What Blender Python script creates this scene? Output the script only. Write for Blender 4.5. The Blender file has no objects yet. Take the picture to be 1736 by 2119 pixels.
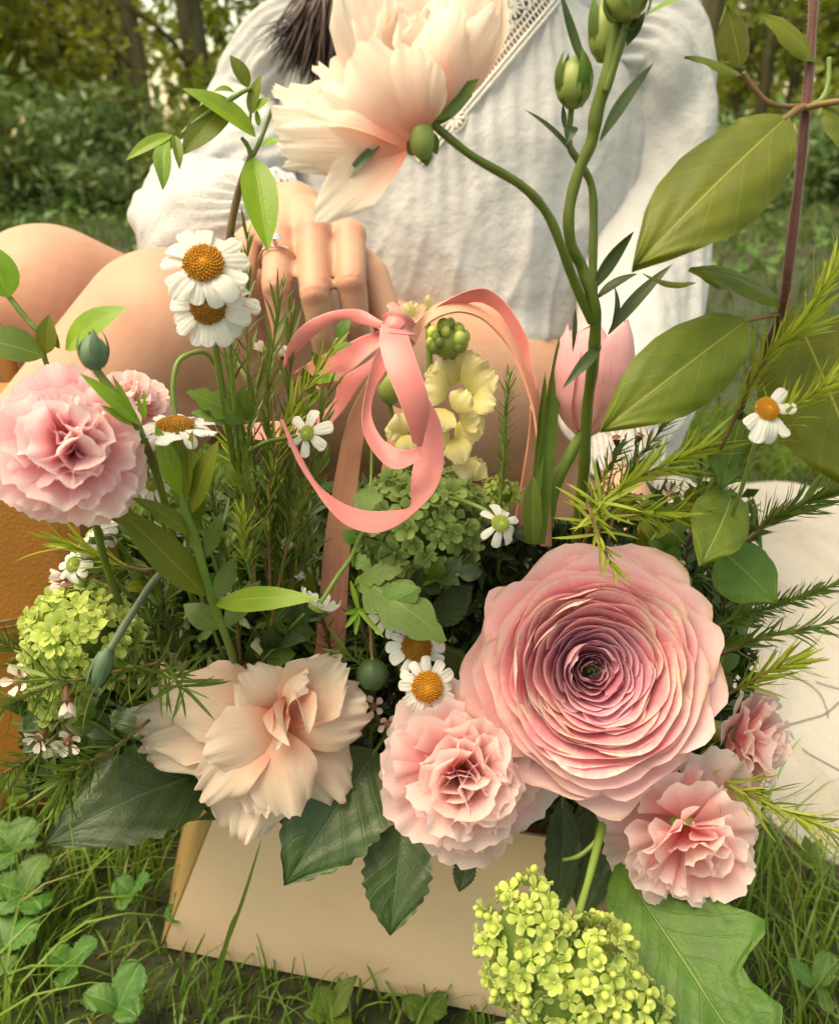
import bpy, math, random
import numpy as np
from mathutils import Vector, Matrix

SC = bpy.context.scene
COL = SC.collection
# ------------------------------------------------------------------ camera
PITCH, CAM_H, FPX = math.radians(25), 0.50, 1663.0     # focal length in units of a 2119 high frame
cam = bpy.data.objects.new('camera', bpy.data.cameras.new('camera'))
COL.objects.link(cam)
cam.location = (0, 0, CAM_H)
cam.rotation_euler = (math.radians(90) - PITCH, 0, 0)
cam.data.sensor_fit = 'VERTICAL'
cam.data.sensor_height = 24.0
cam.data.lens = FPX / 2119 * 24.0
cam.data.clip_start = 0.02
cam.data.clip_end = 400
cam.data.dof.use_dof = True
cam.data.dof.focus_distance = 0.36
cam.data.dof.aperture_fstop = 7.5
SC.camera = cam
# ------------------------------------------------------------------ sky and sun (soft light under trees)
SUN_EL = math.radians(66)
w = bpy.data.worlds.new('World'); SC.world = w; w.use_nodes = True
wn = w.node_tree.nodes; wl = w.node_tree.links
bg = wn['Background']
sky = wn.new('ShaderNodeTexSky'); sky.sky_type = 'NISHITA'; sky.sun_disc = False
sky.sun_elevation = SUN_EL; sky.sun_rotation = math.radians(-106)
sky.air_density = 1.0; sky.dust_density = 1.6; sky.ozone_density = 0.3
tint = wn.new('ShaderNodeMix'); tint.data_type = 'RGBA'; tint.blend_type = 'MULTIPLY'; tint.inputs[0].default_value = 1
tint.inputs[7].default_value = (1.0, .81, .51, 1)      # the photograph's warm white balance
wl.new(sky.outputs[0], tint.inputs[6]); wl.new(tint.outputs[2], bg.inputs['Color'])
bg.inputs['Strength'].default_value = 0.15
sl = bpy.data.lights.new('sun', 'SUN'); sl.energy = 1.7; sl.angle = math.radians(42); sl.color = (1.0, 0.86, 0.62)
sun = bpy.data.objects.new('sun', sl); COL.objects.link(sun)
# light comes from above, from the left
_d = Vector((-0.42, -0.12, 1.0)).normalized()
sun.rotation_euler = _d.to_track_quat('Z', 'Y').to_euler()
SC.view_settings.view_transform = 'Standard'
SC.view_settings.look = 'None'
SC.view_settings.exposure = 1.62
SC.view_settings.gamma = 1.0
SC.cycles.max_bounces = 8
SC.cycles.transparent_max_bounces = 8

# ------------------------------------------------------------------ space helpers
RV = np.array([1.0, 0, 0])
FV = np.array([0, math.cos(PITCH), -math.sin(PITCH)])
UV_ = np.array([0, math.sin(PITCH), math.cos(PITCH)])
CAMP = np.array([0, 0, CAM_H])
def Pt(x, y, d):
    """world point seen at (x, y) of the photograph at d metres along the view axis"""
    return CAMP + d * (FV + (x - 868.0) / FPX * RV + (1059.5 - y) / FPX * UV_)
def Cv(a):
    """direction given as (right, up, towards camera)"""
    v = a[0] * RV + a[1] * UV_ - a[2] * FV
    return v / np.linalg.norm(v)
def nrm(v):
    return v / (np.linalg.norm(v, axis=-1, keepdims=True) + 1e-12)
def rnd(seed): return random.Random(seed)
def wob(x, y, seed, n=6, f=1.0):
    r = rnd(seed); s = 0
    for k in range(n):
        a = r.uniform(0, 6.283); fr = f * r.uniform(.6, 2.2)
        s = s + np.sin(fr * (np.cos(a) * x + np.sin(a) * y) + r.uniform(0, 6.283))
    return s / n ** .5

# ------------------------------------------------------------------ materials
MATS = {}
def newmat(name):
    m = bpy.data.materials.new(name); m.use_nodes = True; MATS[name] = m
    nt = m.node_tree
    return m, nt, nt.nodes, nt.links, nt.nodes['Principled BSDF']
def mixc(N, L, fac, a, b, blend='MIX'):
    n = N.new('ShaderNodeMix'); n.data_type = 'RGBA'; n.blend_type = blend
    for i, v in ((0, fac), (6, a), (7, b)):
        if hasattr(v, 'links'): L.new(v, n.inputs[i])
        elif i == 0: n.inputs[0].default_value = v
        else: n.inputs[i].default_value = (*v, 1) if len(v) == 3 else v
    return n.outputs[2]
def math_(N, L, op, a, b=None, clamp=False):
    n = N.new('ShaderNodeMath'); n.operation = op; n.use_clamp = clamp
    for i, v in ((0, a), (1, b)):
        if v is None: continue
        if hasattr(v, 'links'): L.new(v, n.inputs[i])
        else: n.inputs[i].default_value = v
    return n.outputs[0]
def noise(N, L, vec, scale, detail=3, rough=.55):
    n = N.new('ShaderNodeTexNoise'); n.inputs['Scale'].default_value = scale
    n.inputs['Detail'].default_value = detail; n.inputs['Roughness'].default_value = rough
    if vec is not None: L.new(vec, n.inputs['Vector'])
    return n.outputs['Fac']
def ramp(N, L, fac, stops, interp='LINEAR'):
    n = N.new('ShaderNodeValToRGB'); n.color_ramp.interpolation = interp
    e = n.color_ramp.elements
    while len(e) < len(stops): e.new(.5)
    for el, (p, c) in zip(e, stops):
        el.position = p; el.color = (*c, 1) if len(c) == 3 else c
    L.new(fac, n.inputs[0]); return n.outputs[0]
def smooth(N, L, v, a, b):
    n = N.new('ShaderNodeMapRange'); n.interpolation_type = 'SMOOTHSTEP'
    L.new(v, n.inputs[0]); n.inputs[1].default_value = a; n.inputs[2].default_value = b
    return n.outputs[0]
def coords(N):
    return N.new('ShaderNodeTexCoord')
def bump(N, L, h, strength, dist, B):
    n = N.new('ShaderNodeBump'); n.inputs['Strength'].default_value = strength; n.inputs['Distance'].default_value = dist
    L.new(h, n.inputs['Height']); L.new(n.outputs[0], B.inputs['Normal']); return n.outputs[0]
def translucent(nt, N, L, B, col, f, normal=None):
    t = N.new('ShaderNodeBsdfTranslucent'); mx = N.new('ShaderNodeMixShader'); mx.inputs[0].default_value = f
    L.new(col, t.inputs[0])
    if normal is not None: L.new(normal, t.inputs['Normal'])
    L.new(B.outputs[0], mx.inputs[1]); L.new(t.outputs[0], mx.inputs[2])
    L.new(mx.outputs[0], N['Material Output'].inputs[0])

def leafmat(name, col, col2=None, vein=None, rough=.45, trans=.3, nv=6.0, veinw=.022, side=.45, var=.25, bumpk=.35, spec=.4, scale=70):
    """leaf blade: midrib and side veins from the UVs (u across, v along)"""
    m, nt, N, L, B = newmat(name)
    col2 = col2 or tuple(c * .6 for c in col); vein = vein or tuple(min(1, c * 1.9) for c in col)
    tc = coords(N); sep = N.new('ShaderNodeSeparateXYZ'); L.new(tc.outputs['UV'], sep.inputs[0])
    au = math_(N, L, 'ABSOLUTE', math_(N, L, 'SUBTRACT', sep.outputs[0], .5))
    nz = noise(N, L, tc.outputs['Object'], scale, 4)
    base = mixc(N, L, smooth(N, L, nz, .3, .7), col, col2)
    big = noise(N, L, tc.outputs['Object'], scale * .32, 3)
    base = mixc(N, L, math_(N, L, 'MULTIPLY', smooth(N, L, big, .42, .72), .45), base, tuple(c * k for c, k in zip(col, (1.35, 1.18, .9))))
    spot = noise(N, L, tc.outputs['Object'], scale * 2.2, 2)
    base = mixc(N, L, math_(N, L, 'MULTIPLY', smooth(N, L, spot, .70, .76), .5), base, (.16, .12, .03))
    oi = N.new('ShaderNodeObjectInfo')
    hs = N.new('ShaderNodeHueSaturation'); L.new(base, hs.inputs['Color'])
    L.new(math_(N, L, 'MULTIPLY_ADD', oi.outputs['Random'], var), hs.inputs['Value'])
    hs.inputs['Value'].links[0].from_node.inputs[2].default_value = 1 - var / 2
    hu = math_(N, L, 'MULTIPLY_ADD', oi.outputs['Random'], .03); hu.node.inputs[2].default_value = .485
    L.new(hu, hs.inputs['Hue'])
    mid = math_(N, L, 'SUBTRACT', 1.0, smooth(N, L, au, veinw * .35, veinw))
    vv = math_(N, L, 'SUBTRACT', sep.outputs[1], math_(N, L, 'MULTIPLY', math_(N, L, 'POWER', au, .8), .55))
    vw = math_(N, L, 'ADD', math_(N, L, 'MULTIPLY', vv, nv), math_(N, L, 'MULTIPLY', nz, .15))
    fr = math_(N, L, 'ABSOLUTE', math_(N, L, 'SUBTRACT', math_(N, L, 'FRACT', vw), .5))
    sv = math_(N, L, 'SUBTRACT', 1.0, smooth(N, L, fr, .008, .055))
    vmask = math_(N, L, 'MAXIMUM', mid, math_(N, L, 'MULTIPLY', sv, side), True)
    c = mixc(N, L, math_(N, L, 'MULTIPLY', vmask, .75), hs.outputs[0], vein)
    L.new(c, B.inputs['Base Color']); B.inputs['Roughness'].default_value = rough
    B.inputs['Specular IOR Level'].default_value = spec
    fine = noise(N, L, tc.outputs['Object'], scale * 9, 3)
    h = math_(N, L, 'ADD', math_(N, L, 'MULTIPLY', vmask, -.6), math_(N, L, 'MULTIPLY', fine, .35))
    nb = bump(N, L, h, bumpk, .0012, B)
    if trans: translucent(nt, N, L, B, mixc(N, L, 1.0, c, (1.25, 1.2, .5), 'MULTIPLY'), trans, nb)
    return m

def petalmat(name, stops, trans=.35, streak=.12, rough=.68, var=.1, edge=None, streakcol=None, nscale=(26, 3, 1)):
    """petal: colour runs from claw (v=0) to rim (v=1), fine streaks along the petal"""
    m, nt, N, L, B = newmat(name)
    tc = coords(N); sep = N.new('ShaderNodeSeparateXYZ'); L.new(tc.outputs['UV'], sep.inputs[0])
    oi = N.new('ShaderNodeObjectInfo')
    mp = N.new('ShaderNodeMapping'); mp.inputs['Scale'].default_value = nscale
    L.new(tc.outputs['UV'], mp.inputs['Vector'])
    comb = N.new('ShaderNodeCombineXYZ'); L.new(math_(N, L, 'MULTIPLY', oi.outputs['Random'], 40), comb.inputs[2])
    va = N.new('ShaderNodeVectorMath'); va.operation = 'ADD'; L.new(mp.outputs[0], va.inputs[0]); L.new(comb.outputs[0], va.inputs[1])
    st = noise(N, L, va.outputs[0], 1.0, 3)
    blot = noise(N, L, tc.outputs['Object'], 55, 3)
    v = math_(N, L, 'ADD', sep.outputs[1], math_(N, L, 'MULTIPLY', math_(N, L, 'SUBTRACT', blot, .5), .45))
    v = math_(N, L, 'ADD', v, math_(N, L, 'MULTIPLY', math_(N, L, 'SUBTRACT', st, .5), streak * 2), True)
    c = ramp(N, L, v, stops)
    c = mixc(N, L, math_(N, L, 'MULTIPLY', smooth(N, L, st, .5, .78), streak * 2.2), c, streakcol or stops[0][1])
    if edge:
        eb = math_(N, L, 'MULTIPLY', smooth(N, L, sep.outputs[1], .93, 1.0), smooth(N, L, blot, .45, .62))
        c = mixc(N, L, math_(N, L, 'MULTIPLY', eb, .8), c, edge)
    hs = N.new('ShaderNodeHueSaturation'); L.new(c, hs.inputs['Color'])
    hv = math_(N, L, 'MULTIPLY_ADD', oi.outputs['Random'], var); hv.node.inputs[2].default_value = 1 - var / 2
    L.new(hv, hs.inputs['Value'])
    L.new(hs.outputs[0], B.inputs['Base Color']); B.inputs['Roughness'].default_value = rough
    B.inputs['Specular IOR Level'].default_value = .14
    B.inputs['Sheen Weight'].default_value = .25
    nb = bump(N, L, math_(N, L, 'ADD', st, math_(N, L, 'MULTIPLY', noise(N, L, tc.outputs['Object'], 500, 2), .3)), .25, .0012, B)
    translucent(nt, N, L, B, hs.outputs[0], trans, nb)
    return m

def plainmat(name, col, rough=.6, col2=None, scale=60, var=.0, trans=0, bumpk=.2, bumpd=.001, spec=.4, metal=0, sheen=0, stretch=None, detail=4, sss=0, ssr=(.01, .004, .002)):
    m, nt, N, L, B = newmat(name)
    tc = coords(N); vec = tc.outputs['Object']
    if stretch:
        mp = N.new('ShaderNodeMapping'); mp.inputs['Scale'].default_value = stretch; L.new(vec, mp.inputs['Vector']); vec = mp.outputs[0]
    nz = noise(N, L, vec, scale, detail)
    c = mixc(N, L, smooth(N, L, nz, .3, .7), col, col2 or tuple(x * .8 for x in col))
    if var:
        oi = N.new('ShaderNodeObjectInfo'); hs = N.new('ShaderNodeHueSaturation'); L.new(c, hs.inputs['Color'])
        hv = math_(N, L, 'MULTIPLY_ADD', oi.outputs['Random'], var); hv.node.inputs[2].default_value = 1 - var / 2
        L.new(hv, hs.inputs['Value']); c = hs.outputs[0]
    L.new(c, B.inputs['Base Color']); B.inputs['Roughness'].default_value = rough; B.inputs['Metallic'].default_value = metal
    B.inputs['Specular IOR Level'].default_value = spec; B.inputs['Sheen Weight'].default_value = sheen
    if sss:
        B.inputs['Subsurface Weight'].default_value = sss; B.inputs['Subsurface Radius'].default_value = ssr; B.inputs['Subsurface Scale'].default_value = 1.0
    nb = bump(N, L, nz, bumpk, bumpd, B)
    if trans: translucent(nt, N, L, B, c, trans, nb)
    return m

# leaves
leafmat('leaf_olive', (.135, .165, .010), (.10, .135, .009), (.36, .36, .05), rough=.5, trans=.35, nv=5, veinw=.016, side=.16)
leafmat('leaf_light', (.20, .30, .035), (.15, .24, .025), (.40, .48, .12), rough=.5, trans=.35, nv=5, side=.3)
leafmat('leaf_mid', (.10, .17, .02), (.07, .13, .015), (.2, .28, .06), rough=.5, trans=.3, nv=6, side=.3)
leafmat('leaf_dark', (.040, .075, .016), (.027, .054, .012), (.07, .13, .05), rough=.42, trans=.12, nv=6, side=.35, spec=.5, bumpk=.6)
leafmat('leaf_viburnum', (.07, .14, .014), (.05, .105, .01), (.13, .21, .04), rough=.5, trans=.25, nv=7, side=.5, bumpk=.7, veinw=.02)
leafmat('leaf_bright', (.20, .33, .015), (.15, .27, .012), (.33, .45, .06), rough=.42, trans=.3, nv=4, side=.1)
leafmat('leaf_grey', (.10, .16, .085), (.075, .125, .065), (.16, .22, .13), rough=.5, trans=.15, nv=2, side=.1)
leafmat('leaf_sage', (.065, .095, .03), (.048, .075, .024), (.10, .15, .08), rough=.45, trans=.12, nv=2, side=.08)
leafmat('leaf_clover', (.075, .17, .025), (.05, .125, .02), (.2, .32, .09), rough=.5, trans=.25, nv=8, side=.3)
leafmat('leaf_feverfew', (.14, .24, .05), (.10, .19, .035), (.22, .33, .10), rough=.5, trans=.25, nv=5, side=.35, bumpk=.6)
plainmat('needle_yellow', (.38, .44, .04), .45, (.27, .34, .025), 40, .35, .3)
plainmat('needle_green', (.16, .235, .035), .42, (.11, .175, .025), 40, .5, .3)
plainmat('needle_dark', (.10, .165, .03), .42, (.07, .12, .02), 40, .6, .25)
plainmat('stem_green', (.125, .165, .022), .42, (.09, .13, .016), 50, .2, 0)
plainmat('stem_light', (.16, .24, .04), .45, (.12, .19, .03), 50, .2, 0)
plainmat('stem_brown', (.20, .12, .045), .55, (.13, .085, .03), 90, .2, 0)
plainmat('stem_red', (.10, .018, .012), .5, (.065, .012, .01), 120, .1, 0, sheen=.5)
plainmat('stem_sage', (.10, .13, .07), .5, (.07, .10, .05), 60, .2)
plainmat('fuzz', (.42, .30, .12), .7, None, 60, .2, .4)
# petals
petalmat('petal_peach', [(0, (.62, .17, .11)), (.2, (.76, .40, .28)), (.5, (.80, .60, .45)), (1, (.82, .71, .58))], .4, .10, edge=(.62, .34, .26))
petalmat('petal_cream', [(0, (.84, .30, .20)), (.25, (.87, .52, .40)), (.5, (.89, .72, .60)), (1, (.90, .83, .72))], .5, .08)
petalmat('petal_pink', [(0, (.90, .22, .27)), (.35, (.92, .40, .44)), (.75, (.93, .55, .58)), (1, (.95, .77, .78))], .6, .06, streakcol=(.85, .62, .6))
petalmat('petal_pale_pink', [(0, (.90, .25, .27)), (.35, (.92, .45, .46)), (.75, (.94, .62, .61)), (1, (.96, .83, .80))], .6, .06)
petalmat('petal_mauve', [(0, (.45, .07, .14)), (.6, (.66, .22, .32)), (.88, (.76, .38, .47)), (1, (.84, .58, .64))], .35, .10, streakcol=(.74, .5, .56))
petalmat('petal_rose', [(0, (.58, .06, .12)), (.5, (.72, .17, .24)), (.82, (.80, .32, .37)), (.94, (.83, .48, .48)), (1, (.86, .68, .62))], .33, .10, edge=(.70, .55, .36), streakcol=(.8, .5, .5))
petalmat('petal_rose_outer', [(0, (.68, .08, .16)), (.35, (.80, .25, .31)), (.7, (.86, .44, .48)), (1, (.88, .64, .62))], .4, .08, edge=(.60, .38, .22), streakcol=(.78, .45, .44))
petalmat('petal_tulip', [(0, (.72, .42, .33)), (.4, (.72, .36, .37)), (1, (.76, .45, .47))], .3, .18, streakcol=(.66, .24, .33))
petalmat('petal_white', [(0, (.68, .72, .52)), (.2, (.76, .76, .71)), (1, (.78, .775, .73))], .38, .05, streakcol=(.75, .76, .70))
petalmat('petal_wax', [(0, (.45, .25, .2)), (.35, (.75, .62, .55)), (1, (.80, .72, .66))], .3, .05)
petalmat('petal_yellow', [(0, (.60, .58, .14)), (.4, (.76, .66, .28)), (1, (.80, .73, .42))], .35, .08)
petalmat('floret_lime', [(0, (.28, .40, .05)), (.5, (.50, .60, .11)), (1, (.62, .70, .22))], .42, .08, var=.25)
petalmat('floret_green', [(0, (.16, .27, .05)), (.5, (.30, .41, .10)), (1, (.42, .53, .17))], .4, .08, var=.3)
plainmat('bud_lime', (.48, .56, .12), .45, (.38, .47, .08), 60, .2, .15)
plainmat('bud_green', (.27, .33, .08), .45, (.19, .25, .05), 40, .1, .1)
plainmat('bud_sage', (.13, .20, .11), .55, (.09, .15, .075), 60, .1, .1)
plainmat('pod_green', (.05, .09, .03), .5, (.035, .07, .02), 60)
plainmat('disc_yellow', (.62, .30, .012), .7, (.50, .20, .008), 300, bumpk=.5)
plainmat('disc_ochre', (.42, .20, .012), .7, (.33, .14, .01), 300, bumpk=.5)
plainmat('wax_center', (.22, .10, .05), .5, (.14, .06, .03), 300)

# ------------------------------------------------------------------ mesh helpers
def mesh(name, v, f, uv=None, mat=None, smooth_=True):
    """v (n,3); f = list of (m,k) integer arrays"""
    me = bpy.data.meshes.new(name)
    v = np.asarray(v, dtype=np.float32)
    if isinstance(f, np.ndarray): f = [f]
    f = [np.asarray(x, dtype=np.int32) for x in f if len(x)]
    me.vertices.add(len(v)); me.vertices.foreach_set('co', v.ravel())
    li = np.concatenate([x.ravel() for x in f]); tot = np.concatenate([np.full(len(x), x.shape[1], np.int32) for x in f])
    me.loops.add(len(li)); me.loops.foreach_set('vertex_index', li)
    me.polygons.add(len(tot))
    me.polygons.foreach_set('loop_start', np.concatenate([[0], np.cumsum(tot)[:-1]]).astype(np.int32))
    me.polygons.foreach_set('loop_total', tot)
    me.polygons.foreach_set('use_smooth', np.full(len(tot), smooth_, bool))
    if uv is not None:
        l = me.uv_layers.new(name='uv'); l.data.foreach_set('uv', np.asarray(uv, np.float32)[li].ravel())
    if mat: me.materials.append(MATS[mat])
    me.update(calc_edges=True)
    me.validate()
    return me
_gc = {}
def gridf(nu, nv, wrap=False):
    k = (nu, nv, wrap)
    if k not in _gc:
        n = nu if wrap else nu - 1
        i, j = np.meshgrid(np.arange(n), np.arange(nv - 1)); i = i.ravel(); j = j.ravel(); i2 = (i + 1) % nu
        _gc[k] = np.stack([j * nu + i, j * nu + i2, (j + 1) * nu + i2, (j + 1) * nu + i], 1)
    return _gc[k]
def join(geos):
    V, F, U, o = [], [], [], 0
    for g in geos:
        V.append(g[0]); F.append(g[1] + o); U.append(g[2] if g[2] is not None else np.zeros((len(g[0]), 2))); o += len(g[0])
    byk = {}
    for x in F: byk.setdefault(x.shape[1], []).append(x)
    return np.concatenate(V), [np.concatenate(x) for x in byk.values()], np.concatenate(U)
def xf(g, M):
    M = np.array(M); return (g[0] @ M[:3, :3].T + M[:3, 3], g[1], g[2])
def catmull(P, n):
    P = np.asarray(P, float)
    Q = np.vstack([2 * P[0] - P[1], P, 2 * P[-1] - P[-2]])
    out = []
    for i in range(len(P) - 1):
        t = np.linspace(0, 1, n, endpoint=False)[:, None]
        a, b, c, d = Q[i], Q[i + 1], Q[i + 2], Q[i + 3]
        out.append(.5 * (2 * b + (c - a) * t + (2 * a - 5 * b + 4 * c - d) * t * t + (3 * b - a - 3 * c + d) * t ** 3))
    out.append(P[-1:]); return np.vstack(out)
def tube(P, R, n=8, res=6, cap=True):
    """tapered tube through points P with radii R"""
    P = np.asarray(P, float); R = np.full(len(P), R, float) if np.isscalar(R) else np.asarray(R, float)
    C = catmull(np.column_stack([P, R]), res) if len(P) > 2 or res > 1 else np.column_stack([P, R])
    p, r = C[:, :3], C[:, 3]
    t = nrm(np.gradient(p, axis=0))
    a = np.cross(t[0], [0.3, .2, 1]); a = a / (np.linalg.norm(a) + 1e-9)
    X = []
    for i in range(len(p)):
        a = a - t[i] * np.dot(a, t[i]); a = a / (np.linalg.norm(a) + 1e-9); X.append(a.copy())
    X = np.array(X); Y = np.cross(t, X)
    if cap:
        p = np.vstack([p[:1] - t[:1] * r[0] * .3, p, p[-1:] + t[-1:] * r[-1] * .3]); r = np.concatenate([[1e-5], r, [1e-5]])
        X = np.vstack([X[:1], X, X[-1:]]); Y = np.vstack([Y[:1], Y, Y[-1:]])
    th = np.linspace(0, 2 * np.pi, n, endpoint=False)
    v = p[:, None] + r[:, None, None] * (np.cos(th)[None, :, None] * X[:, None] + np.sin(th)[None, :, None] * Y[:, None])
    m = len(p)
    uv = np.stack(np.meshgrid(np.linspace(0, 1, n), np.linspace(0, 1, m)), -1).reshape(-1, 2)
    return v.reshape(-1, 3), gridf(n, m, True), uv
def stempts(pts):
    return [Pt(*p[:3]) for p in pts]
WID = {
    'ovate': lambda v: np.interp(v, [0, .06, .15, .3, .45, .6, .75, .88, .96, 1], [.03, .38, .72, .96, 1, .92, .68, .36, .13, .0]),
    'lance': lambda v: np.interp(v, [0, .1, .25, .4, .6, .8, .93, 1], [.10, .45, .85, 1, .9, .55, .22, 0]),
    'strap': lambda v: np.interp(v, [0, .15, .4, .7, .9, 1], [.55, .8, 1, .85, .45, 0]),
    'round': lambda v: np.sqrt(np.clip(1 - ((v - .58) / .58) ** 2, 0, 1)) ** .9 * (v < .58) + np.clip(1 - (np.maximum(v - .58, 0) / .4201) ** 2.6, 0, 1) ** .5 * (v >= .58),
    'ray': lambda v: np.interp(v, [0, .1, .35, .7, .86, .94, .98, 1], [.42, .62, .9, 1, .96, .78, .5, .2]),
    'spoon': lambda v: np.interp(v, [0, .15, .4, .65, .85, .95, 1], [.2, .3, .7, 1, .9, .55, .1]),
    'petal': lambda v: np.interp(v, [0, .06, .18, .35, .55, .72, .84, .92, .97, .99, 1], [.08, .4, .68, .88, 1, .98, .86, .66, .42, .24, .0]),
    'rose': lambda v: np.interp(v, [0, .06, .2, .38, .55, .72, .86, .95, 1], [.05, .5, .86, 1, .93, .7, .4, .15, 0]),
}
def _c(x): return x(0) if callable(x) else x
def blade(base, tip, wid, nor, shape='ovate', bend=0., fold=0., cup=0., curl=0., ruf=0., rfreq=3., twist=0., serr=0., nu=7, nv=12, seed=0, lw=None, rw=None, rimcurl=0., side=0., quilt=0., qn=5., groove=0.):
    """leaf or petal from base to tip. wid = full width in metres"""
    r = rnd(seed); base = np.asarray(base, float); tip = np.asarray(tip, float)
    Y = tip - base; Ln = np.linalg.norm(Y); Y = Y / Ln
    Nn = np.asarray(nor, float); Nn = Nn - Y * np.dot(Nn, Y); Nn = Nn / (np.linalg.norm(Nn) + 1e-9)
    X = np.cross(Y, Nn)
    tv = np.linspace(0, 1, nv); tv = 1 - (1 - tv) ** 1.7 if shape in ('petal', 'ray') else tv
    u, v = np.meshgrid(np.linspace(-1, 1, nu), tv); u = u.ravel(); v = v.ravel()
    if lw is not None:
        w_ = np.where(u < 0, np.interp(v, *lw), np.interp(v, *rw)) * wid / 2
    else:
        w_ = WID[shape](v) * wid / 2
    if serr: w_ = w_ * (1 + serr * np.sin(v * 60 + r.uniform(0, 6)) * (abs(u) > .99))
    x = w_ * u + side * Ln * 4 * v * (1 - v)
    z = bend * Ln * 4 * v * (1 - v) + curl * Ln * v ** 3 + fold * np.abs(x) + cup * wid * (u * w_ / (wid / 2)) ** 2
    y = v * Ln
    if ruf:
        ph = r.uniform(0, 6.28); ph2 = r.uniform(0, 6.28)
        e = np.clip(np.maximum(np.abs(u) ** 2, (v * 1.0) ** 3), 0, 1) * np.clip(v * 2.2, 0, 1)
        arc = u * (.4 + .6 * v) + np.sign(u) * v * .8
        s = np.sin(rfreq * arc * 3.14 + ph) + .6 * np.sin(rfreq * 2.3 * arc * 3.14 + ph2)
        z = z + ruf * wid * e * s
        y = y + ruf * wid * .35 * e * np.sin(rfreq * 1.7 * arc * 3.14 + ph2)
    if quilt: z = z + quilt * wid * np.abs(np.sin(np.pi * qn * (v - .55 * (np.abs(u) / 2) ** .8))) ** .6 * np.clip(np.abs(u) * 4, 0, 1) * np.clip(w_ / wid * 3, 0, 1)
    if groove: z = z + groove * wid * np.cos(u * 9.4) * np.clip(v * 2, 0, 1)
    if rimcurl: z = z + rimcurl * wid * np.clip(np.abs(u) - .55, 0, 1) ** 2 * 3 * (v > .15)
    if twist:
        a = twist * v; x, z = x * np.cos(a) - z * np.sin(a), x * np.sin(a) + z * np.cos(a)
    P = base + y[:, None] * Y + x[:, None] * X + z[:, None] * Nn
    return P, gridf(nu, nv), np.stack([(u + 1) / 2, v], 1)
def fan(L=1., spread=1., cup=0., curl=0., ruf=.08, nr=4., serr=.03, rim=.0, fold=0., nu=17, nv=8, seed=0, dip=.12, claw=.0):
    """fan petal: base at origin, along +y, upper face +z"""
    r = rnd(seed); u, v = np.meshgrid(np.linspace(-1, 1, nu), np.linspace(.02, 1, nv)); u = u.ravel(); v = v.ravel()
    ph, p2, p3 = (r.uniform(0, 6.28) for _ in range(3))
    edge = 1 - dip * u ** 2 + serr * np.sin(u * 19 + ph) + serr * .8 * np.sin(u * 37 + p2)
    ang = u * spread * (1 - claw * (1 - v) ** 2)
    rr = L * v * (1 + (edge - 1) * v ** 2)
    x = rr * np.sin(ang); y = rr * np.cos(ang)
    z = cup * x * x / L + curl * L * v ** 2.2 + fold * np.abs(x) + ruf * L * v ** 1.6 * (np.sin(nr * u * 3.14 + ph) + .55 * np.sin(nr * 2.1 * u * 3.14 + p2) + .5 * np.sin(1.3 * u * 3.14 + p3)) + rim * L * v ** 5 * (np.sin(9 * u + p2) + .7 * np.sin(17 * u + p3))
    y = y + ruf * L * .3 * v ** 2 * np.cos(nr * u * 3.14 + p3)
    return np.stack([x, y, z], 1), gridf(nu, nv), np.stack([(u + 1) / 2, v], 1)
def petalfan(base, tip, wid, nor, bend=0., cup=0., curl=0., ruf=0., rfreq=2.5, twist=0., seed=0, nu=23, nv=14, rim=.5, serr=.012):
    r = rnd(seed); base = np.asarray(base, float); tip = np.asarray(tip, float); Y = tip - base; L_ = np.linalg.norm(Y); Y = Y / L_
    N_ = np.asarray(nor, float); N_ = N_ - Y * np.dot(N_, Y); N_ = N_ / np.linalg.norm(N_); X = np.cross(Y, N_)
    u, v = np.meshgrid(np.linspace(-1, 1, nu), np.linspace(.01, 1, nv) ** .9); u = u.ravel(); v = v.ravel()
    p1, p2, p3, p4 = (r.uniform(0, 6.28) for _ in range(4)); sp = min(1.35, math.atan2(wid * .56, L_ * .70))
    e = 1 - .34 * np.abs(u) ** 2.6 + .02 * np.sin(u * 5 + p1) + serr * (np.sin(u * 16 + p2) + .7 * np.sin(u * 31 + p3))
    x = u * np.interp(v, [0, .12, .3, .55, .8, 1], [.26, .52, .80, .98, 1, .84]) * wid / 2 * (1 + .04 * np.sin(v * 7 + p4)); y = L_ * v * (1 + (e - 1) * v ** 1.2); ed = np.maximum(v ** 3.2, .5 * np.abs(u) ** 4 * v ** 1.5)
    z = bend * L_ * 4 * v * (1 - v) + cup * wid * (x / (wid / 2)) ** 2 + curl * L_ * v ** 3
    z = z + ruf * wid * ed * (np.sin(rfreq * .55 * u * 3.14 + p1) + .6 * np.sin(rfreq * 1.1 * u * 3.14 + p2 + v * 2)) + ruf * wid * rim * v ** 6 * (np.sin(rfreq * 2.3 * u * 3.14 + p4) + .5 * np.sin(rfreq * 4.1 * u * 3.14 + p3))
    y = y + ruf * wid * .4 * ed * np.sin(rfreq * 1.5 * u * 3.14 + p3)
    if twist: a = twist * v; x, z = x * np.cos(a) - z * np.sin(a), x * np.sin(a) + z * np.cos(a)
    return base + y[:, None] * Y + x[:, None] * X + z[:, None] * N_, gridf(nu, nv), np.stack([(u + 1) / 2, v], 1)
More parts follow.
